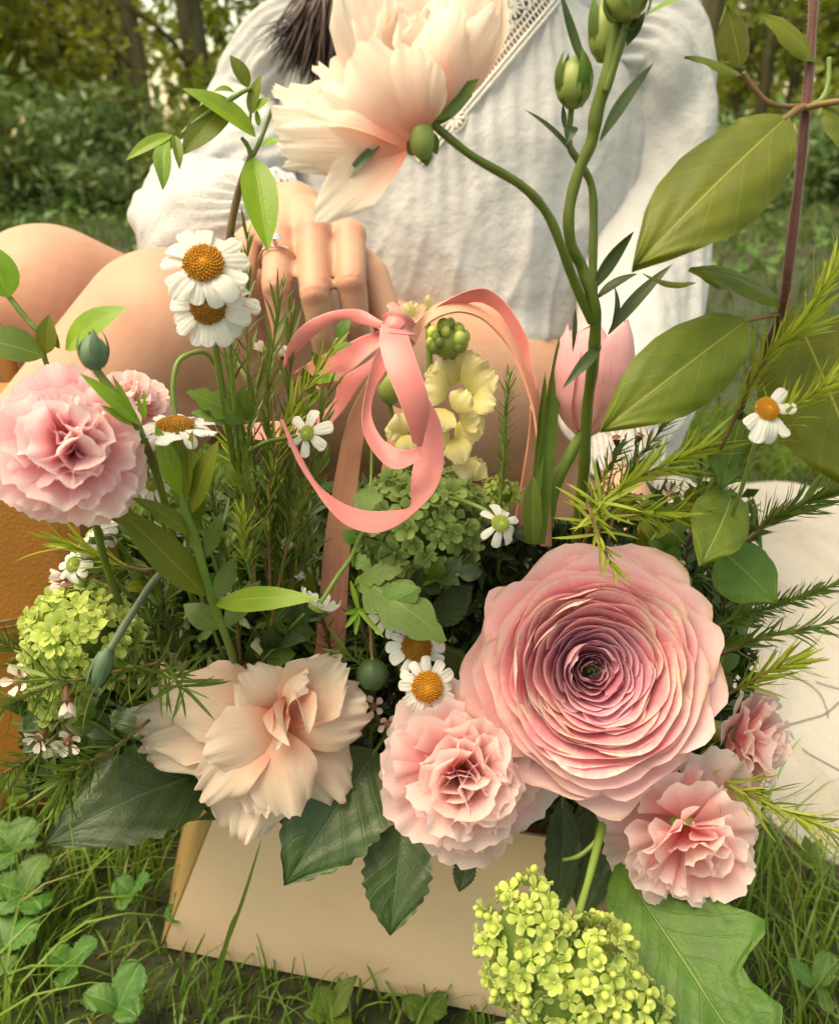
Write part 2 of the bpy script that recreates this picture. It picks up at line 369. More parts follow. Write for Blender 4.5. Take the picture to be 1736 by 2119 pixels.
def ball(c, r, n=10, m=7, sc=(1, 1, 1), M=None):
    th = np.linspace(0, 2 * np.pi, n, endpoint=False); ph = np.linspace(1e-3, np.pi - 1e-3, m)
    t, p = np.meshgrid(th, ph)
    v = np.stack([np.sin(p) * np.cos(t) * sc[0], np.sin(p) * np.sin(t) * sc[1], -np.cos(p) * sc[2]], -1).reshape(-1, 3) * r
    if M is not None: v = v @ np.array(M)[:3, :3].T
    uv = np.stack([t / 6.283, p / np.pi], -1).reshape(-1, 2)
    return v + np.asarray(c), gridf(n, m, True), uv
def frame(c, axis, roll=0., s=1.):
    """matrix with local z along axis"""
    z = Vector(axis).normalized(); q = z.to_track_quat('Z', 'Y').to_matrix().to_4x4()
    return Matrix.Translation(Vector(c)) @ q @ Matrix.Rotation(roll, 4, 'Z') @ Matrix.Scale(s, 4)
def place(M, g): return xf(g, M)

# ------------------------------------------------------------------ object helpers
OFF = {}
def link(name, data, parent=None, M=None):
    o = bpy.data.objects.new(name, data); COL.objects.link(o)
    if parent is not None:
        o.parent = parent; o.matrix_parent_inverse = Matrix.Translation(-Vector(OFF.get(parent.name, (0, 0, 0))))
    if M is not None: o.matrix_basis = M
    return o
def tag(o, label, cat, group=None, kind=None):
    if label: o['label'] = label
    if cat: o['category'] = cat
    if group: o['group'] = group
    if kind: o['kind'] = kind
    return o
def thing(name, label, cat, loc, group=None):
    o = bpy.data.objects.new(name, None); COL.objects.link(o); o.empty_display_size = .01
    o.location = loc; OFF[o.name] = tuple(loc)
    return tag(o, label, cat, group)
def part(name, g, mat, parent=None, label=None, kind=None, smooth_=True, M=None):
    o = link(name, mesh(name, g[0], g[1], g[2], mat, smooth_), parent, M)
    if label: o['label'] = label
    if kind: o['kind'] = kind
    return o
def leaf(parent, b, t, w, n, mat, name='leaf', **k):
    """leaf given in photograph units: b, t = (x, y, d), w = width in px at the base's distance, n = facing"""
    return part(name, blade(Pt(*b), Pt(*t), w * (b[2] + t[2]) / 2 / FPX, Cv(n), **k), mat, parent)
def stem(parent, pts, rad, mat, name='stem', n=8):
    """rad in px"""
    P = stempts(pts); R = [(p[3] if len(p) > 3 else rad) * p[2] / FPX for p in pts]
    C = catmull(np.column_stack([P, R]), 7); q = np.arange(len(C)); sd = float(pts[0][0] * .37 + pts[0][1])
    C[:, 3] *= 1 + .05 * np.sin(q * .9 + sd) + .06 * np.exp(-((q % 17) - 8) ** 2 / 1.5); C[:, :3] += (np.sin(q * .5 + sd) * .06 * C[:, 3])[:, None] * RV
    return part(name, tube(C[:, :3], C[:, 3], n, 2), mat, parent)
# ================================================================== ground, forest, blanket, person, bag
plainmat('soil', (.055, .042, .022), .9, (.03, .028, .012), 25, bumpk=.8, bumpd=.01)
def groundmat():
    m, nt, N, L, B = newmat('ground')
    tc = coords(N); a = noise(N, L, tc.outputs['Object'], 3.0, 6); b = noise(N, L, tc.outputs['Object'], 40.0, 5)
    c = mixc(N, L, smooth(N, L, a, .35, .6), (.045, .034, .017), (.035, .06, .014))
    c = mixc(N, L, smooth(N, L, b, .4, .7), c, (.022, .022, .008))
    L.new(c, B.inputs['Base Color']); B.inputs['Roughness'].default_value = .95
    bump(N, L, b, .9, .01, B)
groundmat()
def gz(x, y):
    return .012 * wob(x * 2.2, y * 2.2, 5) * np.clip((np.hypot(x, y) - .2) / 2, 0, 1) + .05 * wob(x * .3, y * .3, 6) * np.clip((y - 2.5) / 6, 0, 1)
gx = np.concatenate([np.linspace(-150, -8, 12), np.linspace(-7, 7, 90), np.linspace(8, 150, 12)])
gy = np.concatenate([np.linspace(-60, -3, 8), np.linspace(-2.4, 14, 110), np.linspace(16, 220, 14)])
X, Y = np.meshgrid(gx, gy); X = X.ravel(); Y = Y.ravel()
g = part('ground', (np.stack([X, Y, gz(X, Y)], 1), gridf(len(gx), len(gy)), None), 'ground')
g['kind'] = 'structure'

# bag footprint (front-left, front-right, back-right, back-left)
BAG = [(-.173, .369), (.125, .306), (.185, .44), (-.188, .485)]
def in_blanket(x, y):
    return (x > .10) & (x < 1.25) & (y < 1.13 + .04 * np.sin(x * 4)) & (y > np.where(x > .27, .40 + .03 * np.sin(x * 9), .56))
def in_bag(x, y):
    return (x > -.19) & (x < .16) & (y > .37 - .21 * (x + .173)) & (y < .48)

# grass -------------------------------------------------------------
leafmat('grass', (.16, .25, .03), (.10, .18, .02), (.16, .22, .05), rough=.5, trans=.25, nv=1, side=0, var=0, scale=9)
leafmat('grass_dry', (.24, .21, .07), (.16, .15, .05), (.3, .26, .1), rough=.6, trans=.25, nv=1, side=0, var=0, scale=9)
def grass(name, n, x0, x1, y0, y1, h0, h1, w0, seed, mat, lay=.6, keep=None):
    r = np.random.default_rng(seed)
    x = r.uniform(x0, x1, n); y = r.uniform(y0, y1, n)
    front = (x > -.24) & (x < .22) & (y > .16) & (y < .40)
    m = ~in_blanket(x, y) & ~in_bag(x, y) & (np.hypot(x, y) > .1) & ~(front & (r.random(n) < .2))
    den = wob(x * 5, y * 5, 11) > -1.1 + r.uniform(-.5, .5, n)
    fr = front[m & den]; x, y = x[m & den], y[m & den]; n = len(x)
    h = r.uniform(h0, h1, n) * np.where(fr, .34, .8) * (1 + .25 * wob(x * 4, y * 4, 3)); a = r.uniform(0, 6.283, n) * .45 + 2.2 * wob(x * 3, y * 3, 21)
    ln = r.beta(1.3, 1.6, n) * lay * 1.5
    t = np.linspace(0, 1, 6)[None, :]
    hx, hy = np.cos(a)[:, None], np.sin(a)[:, None]
    bend = ln[:, None] * t ** 1.4
    out = h[:, None] * np.sin(bend) * t; up = h[:, None] * np.cos(bend) * t * .95
    cx = x[:, None] + hx * out; cy = y[:, None] + hy * out; cz = gz(x, y)[:, None] + up - .004
    wd = w0 * r.uniform(.6, 1.3, n)[:, None] * (1 - t ** 2.2) + 1e-5
    b = r.uniform(0, 6.283, n)[:, None]
    px, py = np.cos(b), np.sin(b)
    V = np.stack([np.stack([cx - px * wd, cy - py * wd, cz], -1), np.stack([cx + px * wd, cy + py * wd, cz], -1)], 2)
    V = V.reshape(-1, 3)
    base = np.arange(n)[:, None, None] * 12; q = np.array([[0, 1, 3, 2]])[None] + 2 * np.arange(5)[None, :, None]
    F = (base + q).reshape(-1, 4)
    uv = np.tile(np.stack([np.tile([0., 1.], 6), np.repeat(t[0], 2)], 1), (n, 1))
    o = part(name, (V, F, uv), mat); tag(o, None, None, kind='stuff'); return o
o = grass('grass', 42000, -.9, 1.3, .12, 1.5, .05, .15, .0011, 1, 'grass', 1.15); tag(o, 'tangled fine green grass around the paper bag and blanket', 'grass', kind='stuff')
o = grass('turf', 52000, -.8, 1.1, .12, 1.0, .012, .05, .0012, 14, 'grass', .9); tag(o, 'short dense turf under the longer grass round the bag', 'grass', kind='stuff')
o = grass('dry_grass', 3000, -.75, .9, .12, 1.4, .05, .16, .0009, 2, 'grass_dry', 1.4); tag(o, 'thin straw coloured blades lying among the green grass', 'grass', kind='stuff')
leafmat('meadow', (.085, .13, .02), (.05, .085, .012), (.14, .19, .05), rough=.6, trans=.25, nv=1, side=0, var=0, scale=3)
o = grass('meadow_grass', 26000, -5, 5.5, 1.3, 7.6, .05, .16, .004, 3, 'meadow', .9); tag(o, 'low soft green meadow grass behind the person up to the shrubs', 'grass', kind='stuff')

# low leafy ground cover, one mesh
def leafcloud(n, pos, size, seed, aspect=.55, up=.35):
    r = np.random.default_rng(seed)
    d = r.normal(size=(n, 3)); d[:, 2] += up; d = nrm(d)
    q = nrm(np.cross(d, r.normal(size=(n, 3)))); p = np.cross(d, q)
    s = size * r.uniform(.6, 1.4, n)[:, None]
    V = np.stack([pos - q * s, pos + p * s * aspect * .9 - d * s * .1, pos + q * s, pos - p * s * aspect * .9 - d * s * .1], 1).reshape(-1, 3)
    F = np.arange(n * 4).reshape(-1, 4)
    uv = np.tile(np.array([[.5, 0], [1, .5], [.5, 1], [0, .5]]), (n, 1))
    return V, F, uv
leafmat('cover_leaf', (.095, .18, .03), (.05, .11, .018), (.12, .2, .05), trans=.2, nv=3, side=0, var=0, scale=14)
r = np.random.default_rng(8)
n = 9000; x = r.uniform(-4.5, 5, n); y = r.uniform(1.3, 8.0, n); m = ~in_blanket(x, y) & (wob(x * 2, y * 2, 4) > -.3)
x, y = x[m], y[m]; z = gz(x, y) + r.uniform(.02, .12, len(x)) * np.clip(y / 4, .5, 1.4)
o = part('ground_cover', leafcloud(len(x), np.stack([x, y, z], 1), .03, 3, up=1.2), 'cover_leaf'); tag(o, 'low leafy green ground cover between the blanket and the wood', 'ground cover', kind='stuff')

# forest -------------------------------------------------------------
leafmat('crown_a', (.24, .27, .03), (.13, .16, .018), (.12, .16, .03), trans=.45, nv=2, side=0, var=.35, scale=1.6)
leafmat('crown_b', (.17, .22, .035), (.08, .12, .02), (.08, .12, .04), trans=.25, nv=2, side=0, var=.35, scale=1.6)
leafmat('fern_leaf', (.16, .25, .08), (.075, .13, .04), (.1, .16, .06), trans=.2, nv=2, side=0, var=.35, scale=2.5)
plainmat('bark', (.13, .105, .05), .9, (.06, .055, .025), 14, .3, bumpk=.9, bumpd=.02, stretch=(1, 1, .25))
def crown_geo(n, rad, z0, z1, size, seed, clumps=26):
    r = np.random.default_rng(seed)
    c = r.normal(size=(clumps, 3)) * np.array([rad * .5, rad * .5, (z1 - z0) * .26]) + np.array([0, 0, (z0 + z1) / 2])
    k = r.integers(0, clumps, n); sd = r.uniform(.12, .34, clumps)[k][:, None]
    p = c[k] + r.normal(size=(n, 3)) * np.array([1, 1, .55]) * sd * rad * .6
    p[:, 2] = np.clip(p[:, 2], z0 * .8, None)
    p = p[(p[:, 2] < 1.9) | (r.random(n) < .15)]; n = len(p)
    return leafcloud(n, p, size, seed + 1), c
TREES = []
def tree_proto(seed, n, rad, z0, z1, size, h, tr, mat):
    geo, c = crown_geo(n, rad, z0, z1, size, seed)
    cm = mesh('crown', geo[0], geo[1], geo[2], mat)
    r = rnd(seed)
    gs = [tube([(0, 0, -.1), (r.uniform(-.05, .05), 0, h * .3), (r.uniform(-.12, .12), r.uniform(-.1, .1), h * .65), (0, 0, h)], [tr * 1.25, tr, tr * .8, tr * .35], 10)]
    for q in c[:7]:
        zz = max(.3, q[2] * .7); gs.append(tube([(0, 0, zz), (q[0] * .5, q[1] * .5, zz + .3 * (q[2] - zz) + .1), tuple(q)], [tr * .35, tr * .2, tr * .06], 6, 4))
    g = join(gs); tm = mesh('trunk', g[0], g[1], g[2], 'bark'); return cm, tm
protos = [tree_proto(31, 5200, 1.5, .75, 3.6, .050, 5.5, .085, 'crown_a'), tree_proto(32, 5200, 1.7, .95, 4.2, .055, 6.0, .08, 'crown_a'),
          tree_proto(33, 4600, 1.4, 1.5, 4.5, .055, 6.5, .095, 'crown_b'), tree_proto(34, 4600, 1.3, .5, 2.6, .045, 4.0, .05, 'crown_a')]
tree_spots = [(-4.9, 8.2, 0), (-3.9, 7.6, 3), (-3.4, 9.3, 1), (-3.15, 8.2, 0), (-3.3, 10.6, 2), (-4.6, 11.5, 1), (-5.8, 10.2, 2), (-.7, 9.2, 1), (-.4, 9.5, 0), (.7, 8.3, 1), (1.6, 9.8, 0),
              (2.6, 8.4, 2), (3.35, 9.6, 0), (4.1, 8.2, 1), (4.9, 9.4, 3), (5.7, 11.2, 1), (-4.6, 12.9, 0), (3.5, 12.6, 1), (-6.3, 13.4, 0), (6.6, 13.0, 2), (0, 13.2, 1), (-1.1, 14.2, 1), (2.2, 14.5, 0), (-5.6, 15.0, 2), (4.9, 15.2, 0), (7.7, 9.3, 0), (9.6, 8.3, 1), (-7.4, 9.0, 1), (-9.3, 8.2, 0), (11.8, 9.5, 0)]
tl = ['far left edge', 'left edge, the lowest leafy one', 'left of the dark gap', 'left, close behind the ferns', 'left, right beside the bright sky gap', 'left, a row further back', 'outermost on the left side', 'behind the left sleeve', 'behind the shoulders', 'behind the head', 'behind the left shoulder of the blouse',
      'behind the right sleeve', 'right of the blouse, leafy low down', 'right edge, behind the red stemmed branch', 'right edge, slim and low', 'outermost on the right side', 'deep in the wood on the left', 'deep in the wood on the right', 'far back at the left corner', 'far back at the right corner', 'far back in the middle', 'far back, left of the middle', 'far back, right of the middle', 'last row on the left', 'last row on the right', 'beyond the right edge, first one', 'beyond the right edge, second one', 'beyond the left edge, nearer one', 'beyond the left edge, farther one', 'farthest to the right of all']
for i, ((x, y, k), t) in enumerate(zip(tree_spots, tl)):
    o = thing('forest_tree', 'olive green woodland tree, ' + t, 'tree', (x, y, float(gz(np.array(x), np.array(y)))), 'trees of the wood behind the person')
    rot = Matrix.Rotation(i * 2.3, 4, 'Z') @ Matrix.Scale(.85 + .3 * ((i * 37) % 10) / 10, 4)
    for nm, me in (('crown', protos[k][0]), ('trunk', protos[k][1])):
        c = bpy.data.objects.new(nm, me); COL.objects.link(c); c.parent = o; c.matrix_basis = rot
# bare dark trunks that read in the photograph
for (x, y, r0, t) in [(-2.06, 8.4, .12, 'stout dark trunk beside the bright gap left of the sleeve'), (-2.45, 7.9, .07, 'slim dark trunk left of the stout one'), (-3.9, 9.0, .08, 'slim trunk far left among leaves'), (-3.2, 9.6, .06, 'thin leaning trunk between olive leaves'), (3.35, 8.9, .06, 'brown trunk right of the blouse'), (3.75, 9.2, .05, 'thin trunk behind the upper right leaves'), (4.2, 9.5, .06, 'trunk at right edge in deep shade')]:
    o = thing('tree_trunk', t, 'tree', (x, y, 0), 'bare trunks at the edge of the wood')
    part('trunk', tube([(x, y, -.1), (x + .03, y, 1), (x - .02, y, 2.5), (x + .1, y, 6)], [r0 * 1.2, r0, r0 * .9, r0 * .6], 12), 'bark', o)
    for q in range(3):
        a = q * 2.1 + x; z = 1.0 + .5 * q
        part('branch', tube([(x, y, z), (x + .3 * math.cos(a), y + .3 * math.sin(a), z + .3), (x + .8 * math.cos(a), y + .8 * math.sin(a), z + .5)], [r0 * .3, r0 * .2, r0 * .05], 6), 'bark', o)
# shrubs
def shrub_geo(n, rad, h, size, seed):
    r = np.random.default_rng(seed); cl = 11
    c = np.stack([r.normal(size=cl) * rad * .45, r.normal(size=cl) * rad * .45, r.uniform(.12, .85, cl) * h], 1)
    k = r.integers(0, cl, n); p = c[k] + r.normal(size=(n, 3)) * np.array([.2, .2, .09]) * rad
    p[:, 2] = np.clip(p[:, 2], .03, None)
    return leafcloud(n, p, size, seed, .32, .1), c
sp = []
for s, mt in ((51, 'fern_leaf'), (52, 'crown_b'), (53, 'fern_leaf')):
    geo, c = shrub_geo(2200, .8, .75, .045, s); cm = mesh('foliage', geo[0], geo[1], geo[2], mt)
    g = join([tube([(0, 0, -.05), (q[0] * .5, q[1] * .5, q[2] * .5), tuple(q)], [.02, .014, .004], 5, 4) for q in c[:8]]); sp.append((cm, mesh('twig', g[0], g[1], g[2], 'bark')))
ss = [(-4.2, 6.7, 'at the left edge of the clearing'), (-3.55, 6.2, 'left of the pale fern fronds'), (-2.95, 6.6, 'the fullest one left of the knee'), (-2.4, 6.3, 'above the bare knee'), (-1.8, 6.8, 'beside the left sleeve'), (-1.1, 6.6, 'behind the cuff'), (-.3, 7.0, 'behind the back of the person'), (.5, 6.8, 'behind the chest'), (1.3, 7.0, 'behind the right side of the blouse'), (2.1, 6.7, 'behind the right sleeve'), (2.85, 6.9, 'right of the blouse hem'), (3.5, 6.5, 'below the brown trunk on the right'), (4.2, 6.9, 'at the right edge of the clearing')]
for i, (x, y, t) in enumerate(ss):
    o = thing('shrub', 'dark feathery shrub at the wood edge, ' + t, 'shrub', (x, y, 0), 'shrubs along the edge of the wood')
    sc_ = .75 + .7 * ((i * 7) % 5) / 5; rot = Matrix.Rotation(i * 1.7, 4, 'Z') @ Matrix.Diagonal((sc_ * 1.05, sc_ * 1.05, sc_, 1))
    for nm, me in zip(('foliage', 'twig'), sp[i % 3]):
        c = bpy.data.objects.new(nm, me); COL.objects.link(c); c.parent = o; c.matrix_basis = rot
# the far wood that reads as one mass
r = np.random.default_rng(77); n = 44000
x = r.uniform(-34, 34, n); y = r.uniform(16, 21, n); z = r.gamma(2.2, 1.1, n); z = np.where(wob(x * 1.1, z * 1.3, 9) > .75, z * .3, z)
br = x / y; keep = ~((np.abs(br + .243) < .016) & (z > .45)) & ~((wob(br * 60, z * 3.2, 19) > .95) & (z > .5)); x, y, z = x[keep], y[keep], z[keep]; n = len(x)
o = part('far_wood', leafcloud(n, np.stack([x, y, z], 1), .13, 5), 'crown_a'); tag(o, 'distant leafy wood seen between the nearer trees', 'wood', kind='stuff')

# blanket ------------------------------------------------------------
def clothmat(name, col, col2, weave=900, rough=.85, trans=.0, bk=.25, big=6):
    m, nt, N, L, B = newmat(name); tc = coords(N)
    a = noise(N, L, tc.outputs['Object'], big, 4); w1 = noise(N, L, tc.outputs['Object'], weave, 1)
    c = mixc(N, L, smooth(N, L, a, .3, .7), col, col2); L.new(c, B.inputs['Base Color'])
    B.inputs['Roughness'].default_value = rough; B.inputs['Sheen Weight'].default_value = .2; B.inputs['Specular IOR Level'].default_value = .2
    wr = math_(N, L, 'ADD', noise(N, L, tc.outputs['Object'], 45, 5), math_(N, L, 'MULTIPLY', noise(N, L, tc.outputs['Object'], 16, 4), 2.0))
    nb = bump(N, L, math_(N, L, 'ADD', math_(N, L, 'MULTIPLY', w1, .25), math_(N, L, 'MULTIPLY', wr, 1.2)), bk, .004, B)
    if trans: translucent(nt, N, L, B, c, trans, nb)
clothmat('blanket_cloth', (.42, .395, .35), (.36, .335, .295), bk=.8)
clothmat('blouse_cloth', (.62, .62, .62), (.58, .575, .57), trans=.25, bk=.8, big=9)
def blanket_z(x, y):
    f = np.abs(wob(x * 11 + y * 5, y * 9, 42)); g_ = np.abs(wob(x * 22, y * 17 + x * 8, 43))
    return .012 + .010 * wob(x * 9, y * 9, 41) + .030 * np.exp(-f * 4) + .014 * np.exp(-g_ * 5) + .012 * np.clip(x - .25, 0, 1)
nx, ny = 300, 190
u, v = np.meshgrid(np.linspace(0, 1, nx), np.linspace(0, 1, ny)); u = u.ravel(); v = v.ravel()
bx = .10 + 1.15 * u
y0 = np.interp(bx, [.1, .2, .262, .30, .36, .7, 1.3], [.58, .56, .515, .452, .415, .40, .40]) + .006 * np.sin(bx * 37)
y1 = 1.13 + .04 * np.sin(bx * 4)
by = y0 + (y1 - y0) * v
bz = np.maximum(blanket_z(bx, by), .006) * np.clip(np.minimum(v, 1 - v) * 14, .35, 1)
top = np.stack([bx, by, bz], 1); bot = top - np.array([0, 0, .005])
F = gridf(nx, ny); rim = [np.array([i, i + nx * ny, i + 1 + nx * ny, i + 1]) for i in range(nx - 1)]
bl = thing('picnic_blanket', 'creamy white crumpled picnic blanket with dark seams on the grass at right', 'blanket', (.4, .7, 0))
part('cloth', (np.vstack([top, bot]), np.vstack([F, F[:, ::-1] + nx * ny, np.array(rim)]), None), 'blanket_cloth', bl)
plainmat('seam_thread', (.13, .105, .085), .8)
for pl in ([(1600, 1380), (1656, 1395), (1695, 1420), (1712, 1450), (1717, 1470)], [(1630, 1490), (1670, 1475), (1710, 1462), (1740, 1440)], [(1600, 1510), (1640, 1531), (1690, 1555), (1740, 1580), (1790, 1610)], [(1690, 1400), (1740, 1415), (1790, 1430)]):
    P = []
    for q in catmull(np.array(pl, float), 5):
        d = FV + (q[0] - 868) / FPX * RV + (1059.5 - q[1]) / FPX * UV_
        t = (CAM_H - .02) / -d[2]; p = CAMP + d * t; p[2] = blanket_z(p[0], p[1]) + .001; P.append(p)
    part('seam', tube(P, .0005, 5, 2), 'seam_thread', bl)
# ================================================================== person
def skinmat():
    m, nt, N, L, B = newmat('skin'); tc = coords(N)
    a = noise(N, L, tc.outputs['Object'], 14, 4); b = noise(N, L, tc.outputs['Object'], 260, 4)
    c = mixc(N, L, smooth(N, L, a, .3, .7), (.53, .315, .205), (.48, .255, .17))
    c = mixc(N, L, math_(N, L, 'MULTIPLY', smooth(N, L, b, .45, .75), .25), c, (.52, .28, .18))
    fa_ = N.new('ShaderNodeAttribute'); fa_.attribute_name = 'flush'; c = mixc(N, L, math_(N, L, 'MULTIPLY', fa_.outputs['Fac'], .55), c, (.56, .235, .165))
    L.new(c, B.inputs['Base Color']); B.inputs['Roughness'].default_value = .5; B.inputs['Specular IOR Level'].default_value = .35
    B.inputs['Subsurface Weight'].default_value = .35; B.inputs['Subsurface Radius'].default_value = (.012, .004, .002); B.inputs['Subsurface Scale'].default_value = 1
    bump(N, L, math_(N, L, 'ADD', b, math_(N, L, 'MULTIPLY', noise(N, L, tc.outputs['Object'], 900, 2), .4)), .18, .0012, B)
skinmat()
person = thing('person', 'person in white lace blouse sitting with bare knees, hand resting on thigh', 'person', (.045, .93, 0))
def capsule(p0, r0, p1, r1, n=44):
    p0 = np.asarray(p0, float); p1 = np.asarray(p1, float); a = nrm(p1 - p0); k = np.linspace(0, np.pi / 2, 9)
    P = [p0 - a * r0 * np.cos(t) for t in k[:-1]] + [p0, p0 * .5 + p1 * .5, p1] + [p1 + a * r1 * np.sin(t) for t in k[1:]]
    R = [max(1e-4, r0 * np.sin(t)) for t in k[:-1]] + [r0, (r0 + r1) / 2, r1] + [max(1e-4, r1 * np.cos(t)) for t in k[1:]]
    return tube(P, R, n, 1, False)
def chain(pts):
    return [capsule(a[0], a[1], b[0], b[1]) for a, b in zip(pts[:-1], pts[1:])]
BX, BY = .045, .93
W = Pt(610, 448, .585); EL = Pt(400, 462, .69)
body = []
body += chain([((BX - .07, BY, .15), .115), ((BX + .08, BY, .15), .115)])
body += chain([((BX, BY, .15), .12), ((BX, BY, .30), .105), ((BX, BY, .42), .11), ((BX, BY, .52), .09)])
body += chain([((BX - .07, BY, .47), .085), ((BX + .07, BY, .47), .085)])
body += chain([((BX - .13, BY, .55), .036), ((BX, BY, .572), .045), ((BX + .13, BY, .55), .036)])
body += chain([((BX, BY, .56), .05), ((BX, BY - .015, .68), .046), ((BX, BY - .03, .74), .05)])
body += [ball((BX, BY - .035, .80), .082, 20, 14, (.88, 1.02, 1.28)), ball((BX, BY - .125, .785), .014, 10, 8, (.8, 1, 1.5)), ball((BX, BY - .10, .725), .03, 10, 8),
         ball((BX, BY - .112, .752), .014, 10, 8, (1.5, .6, .5)), ball((BX - .078, BY - .02, .79), .016, 8, 6, (.4, 1, 1.6)), ball((BX + .078, BY - .02, .79), .016, 8, 6, (.4, 1, 1.6))]
# arm on the left of the picture, with the resting hand
body += chain([((BX - .13, BY - .005, .545), .034), (Pt(518, 225, .838), .030), (Pt(502, 358, .785), .030), (EL, .033), (W, .024)])
MC = [Pt(724, 490, .530), Pt(648, 480, .526), Pt(578, 492, .528), Pt(512, 506, .536)]
for p, r0 in zip(MC, (.0125, .013, .0125, .0115)): body += [capsule(W + (p - W) * .1, .0185, p, r0 * .92)]
body += [capsule(MC[0] * .6 + W * .4, .014, MC[3] * .6 + W * .4, .013)]
FI = [[(MC[0], .0112), (Pt(727, 582, .508), .0106), (Pt(737, 662, .518), .0094), (Pt(745, 716, .534), .0078)],
      [(MC[1], .0114), (Pt(652, 606, .502), .0107), (Pt(668, 690, .514), .0094), (Pt(676, 752, .530), .0078)],
      [(MC[2], .0110), (Pt(572, 590, .505), .0103), (Pt(586, 672, .516), .0090), (Pt(594, 732, .528), .0076)],
      [(MC[3], .0098), (Pt(502, 592, .520), .0090), (Pt(510, 662, .528), .0081), (Pt(520, 708, .538), .007)]]
FI = [[(q, r0 * .93) for q, r0 in f] for f in FI]
for f in FI: body += chain(f)
for f, rr in zip(FI, (.0103, .0105, .0100, .0088)): body += [ball(f[1][0] - FV * .001, rr, 12, 8)]
body += chain([(W * .55 + MC[0] * .45 + FV * .012, .016), (Pt(766, 572, .545), .0132), (Pt(797, 652, .542), .0112), (Pt(815, 706, .540), .0095)])
# other arm
W2 = Pt(1292, 960, .66)
body += chain([((BX + .15, BY - .005, .545), .042), ((BX + .185, .89, .43), .037), ((BX + .18, .82, .34), .033), (W2, .023), (W2 + np.array([-.01, -.05, -.05]), .02)])
# legs: both knees point to the left of the picture
K1 = Pt(108, 634, .66); K2 = Pt(350, 700, .56)
body += chain([((BX - .09, .90, .17), .085), (K1 * .55 + np.array([BX - .09, .90, .17]) * .45, .066), (K1, .0645), (np.array([-.44, .70, .08]), .045), (np.array([-.50, .74, .035]), .032)])
H2 = np.array([BX + .10, .86, .235])
body += chain([(H2, .098), (H2 * .5 + K2 * .5 - np.array([0, 0, .012]), .076), (K2, .0605), (Pt(130, 930, .56), .052), (np.array([-.40, .56, .05]), .036), (np.array([-.46, .50, .03]), .03)])
body += [ball(H2 + np.array([-.03, -.03, -.07]), .085, 48, 32), ball(K2 + np.array([-.018, -.008, -.03]), .058, 48, 32)]
bo = part('body', join(body), 'skin', person)
md = bo.modifiers.new('r', 'REMESH'); md.mode = 'VOXEL'; md.voxel_size = .0021; md.use_smooth_shade = True
sm = bo.modifiers.new('s', 'SMOOTH'); sm.factor = .5; sm.iterations = 5
dg = bpy.context.evaluated_depsgraph_get()
me = bpy.data.meshes.new_from_object(bo.evaluated_get(dg)); bo.modifiers.clear(); bo.data = me
nv_ = len(me.vertices); co = np.zeros(nv_ * 3, np.float32); me.vertices.foreach_get('co', co); co = co.reshape(-1, 3)
# knuckle creases pressed into the back of the fingers
nr = np.zeros(nv_ * 3, np.float32); me.vertices.foreach_get('normal', nr); nr = nr.reshape(-1, 3)
for f in FI:
    a = nrm(f[2][0] - f[0][0])
    for off in (-.0042, -.0012, .002):
        q = f[1][0] + a * off; s = (co - q) @ a; near = np.linalg.norm(co - q, axis=1) < .0125
        co -= nr * (.0011 * np.exp(-(s / .0008) ** 2) * near)[:, None]
me.vertices.foreach_set('co', co.astype(np.float32).ravel()); me.update()
# redder skin over knuckles and knees, as pigment per vertex
fl = np.zeros(nv_)
for f in FI:
    for q, w0 in ((f[0][0], .010), (f[1][0], .009)): fl = np.maximum(fl, np.exp(-(np.linalg.norm(co - (q - FV * .010), axis=1) / w0) ** 2))
for q in (K1, K2): fl = np.maximum(fl, .7 * np.exp(-(np.linalg.norm(co - (q + np.array([-.02, -.05, .03])), axis=1) / .05) ** 2))
at = me.color_attributes.new('flush', 'FLOAT_COLOR', 'POINT'); at.data.foreach_set('color', np.repeat(fl, 4).astype(np.float32))
me.polygons.foreach_set('use_smooth', np.ones(len(me.polygons), bool))
# face details on the head (above the frame)
plainmat('eye_white', (.8, .78, .74), .3); plainmat('lip', (.5, .2, .17), .45)
for s in (-1, 1): part('eye', ball((BX + s * .032, BY - .108, .806), .011, 12, 8, (1.2, .7, .7)), 'eye_white', person)

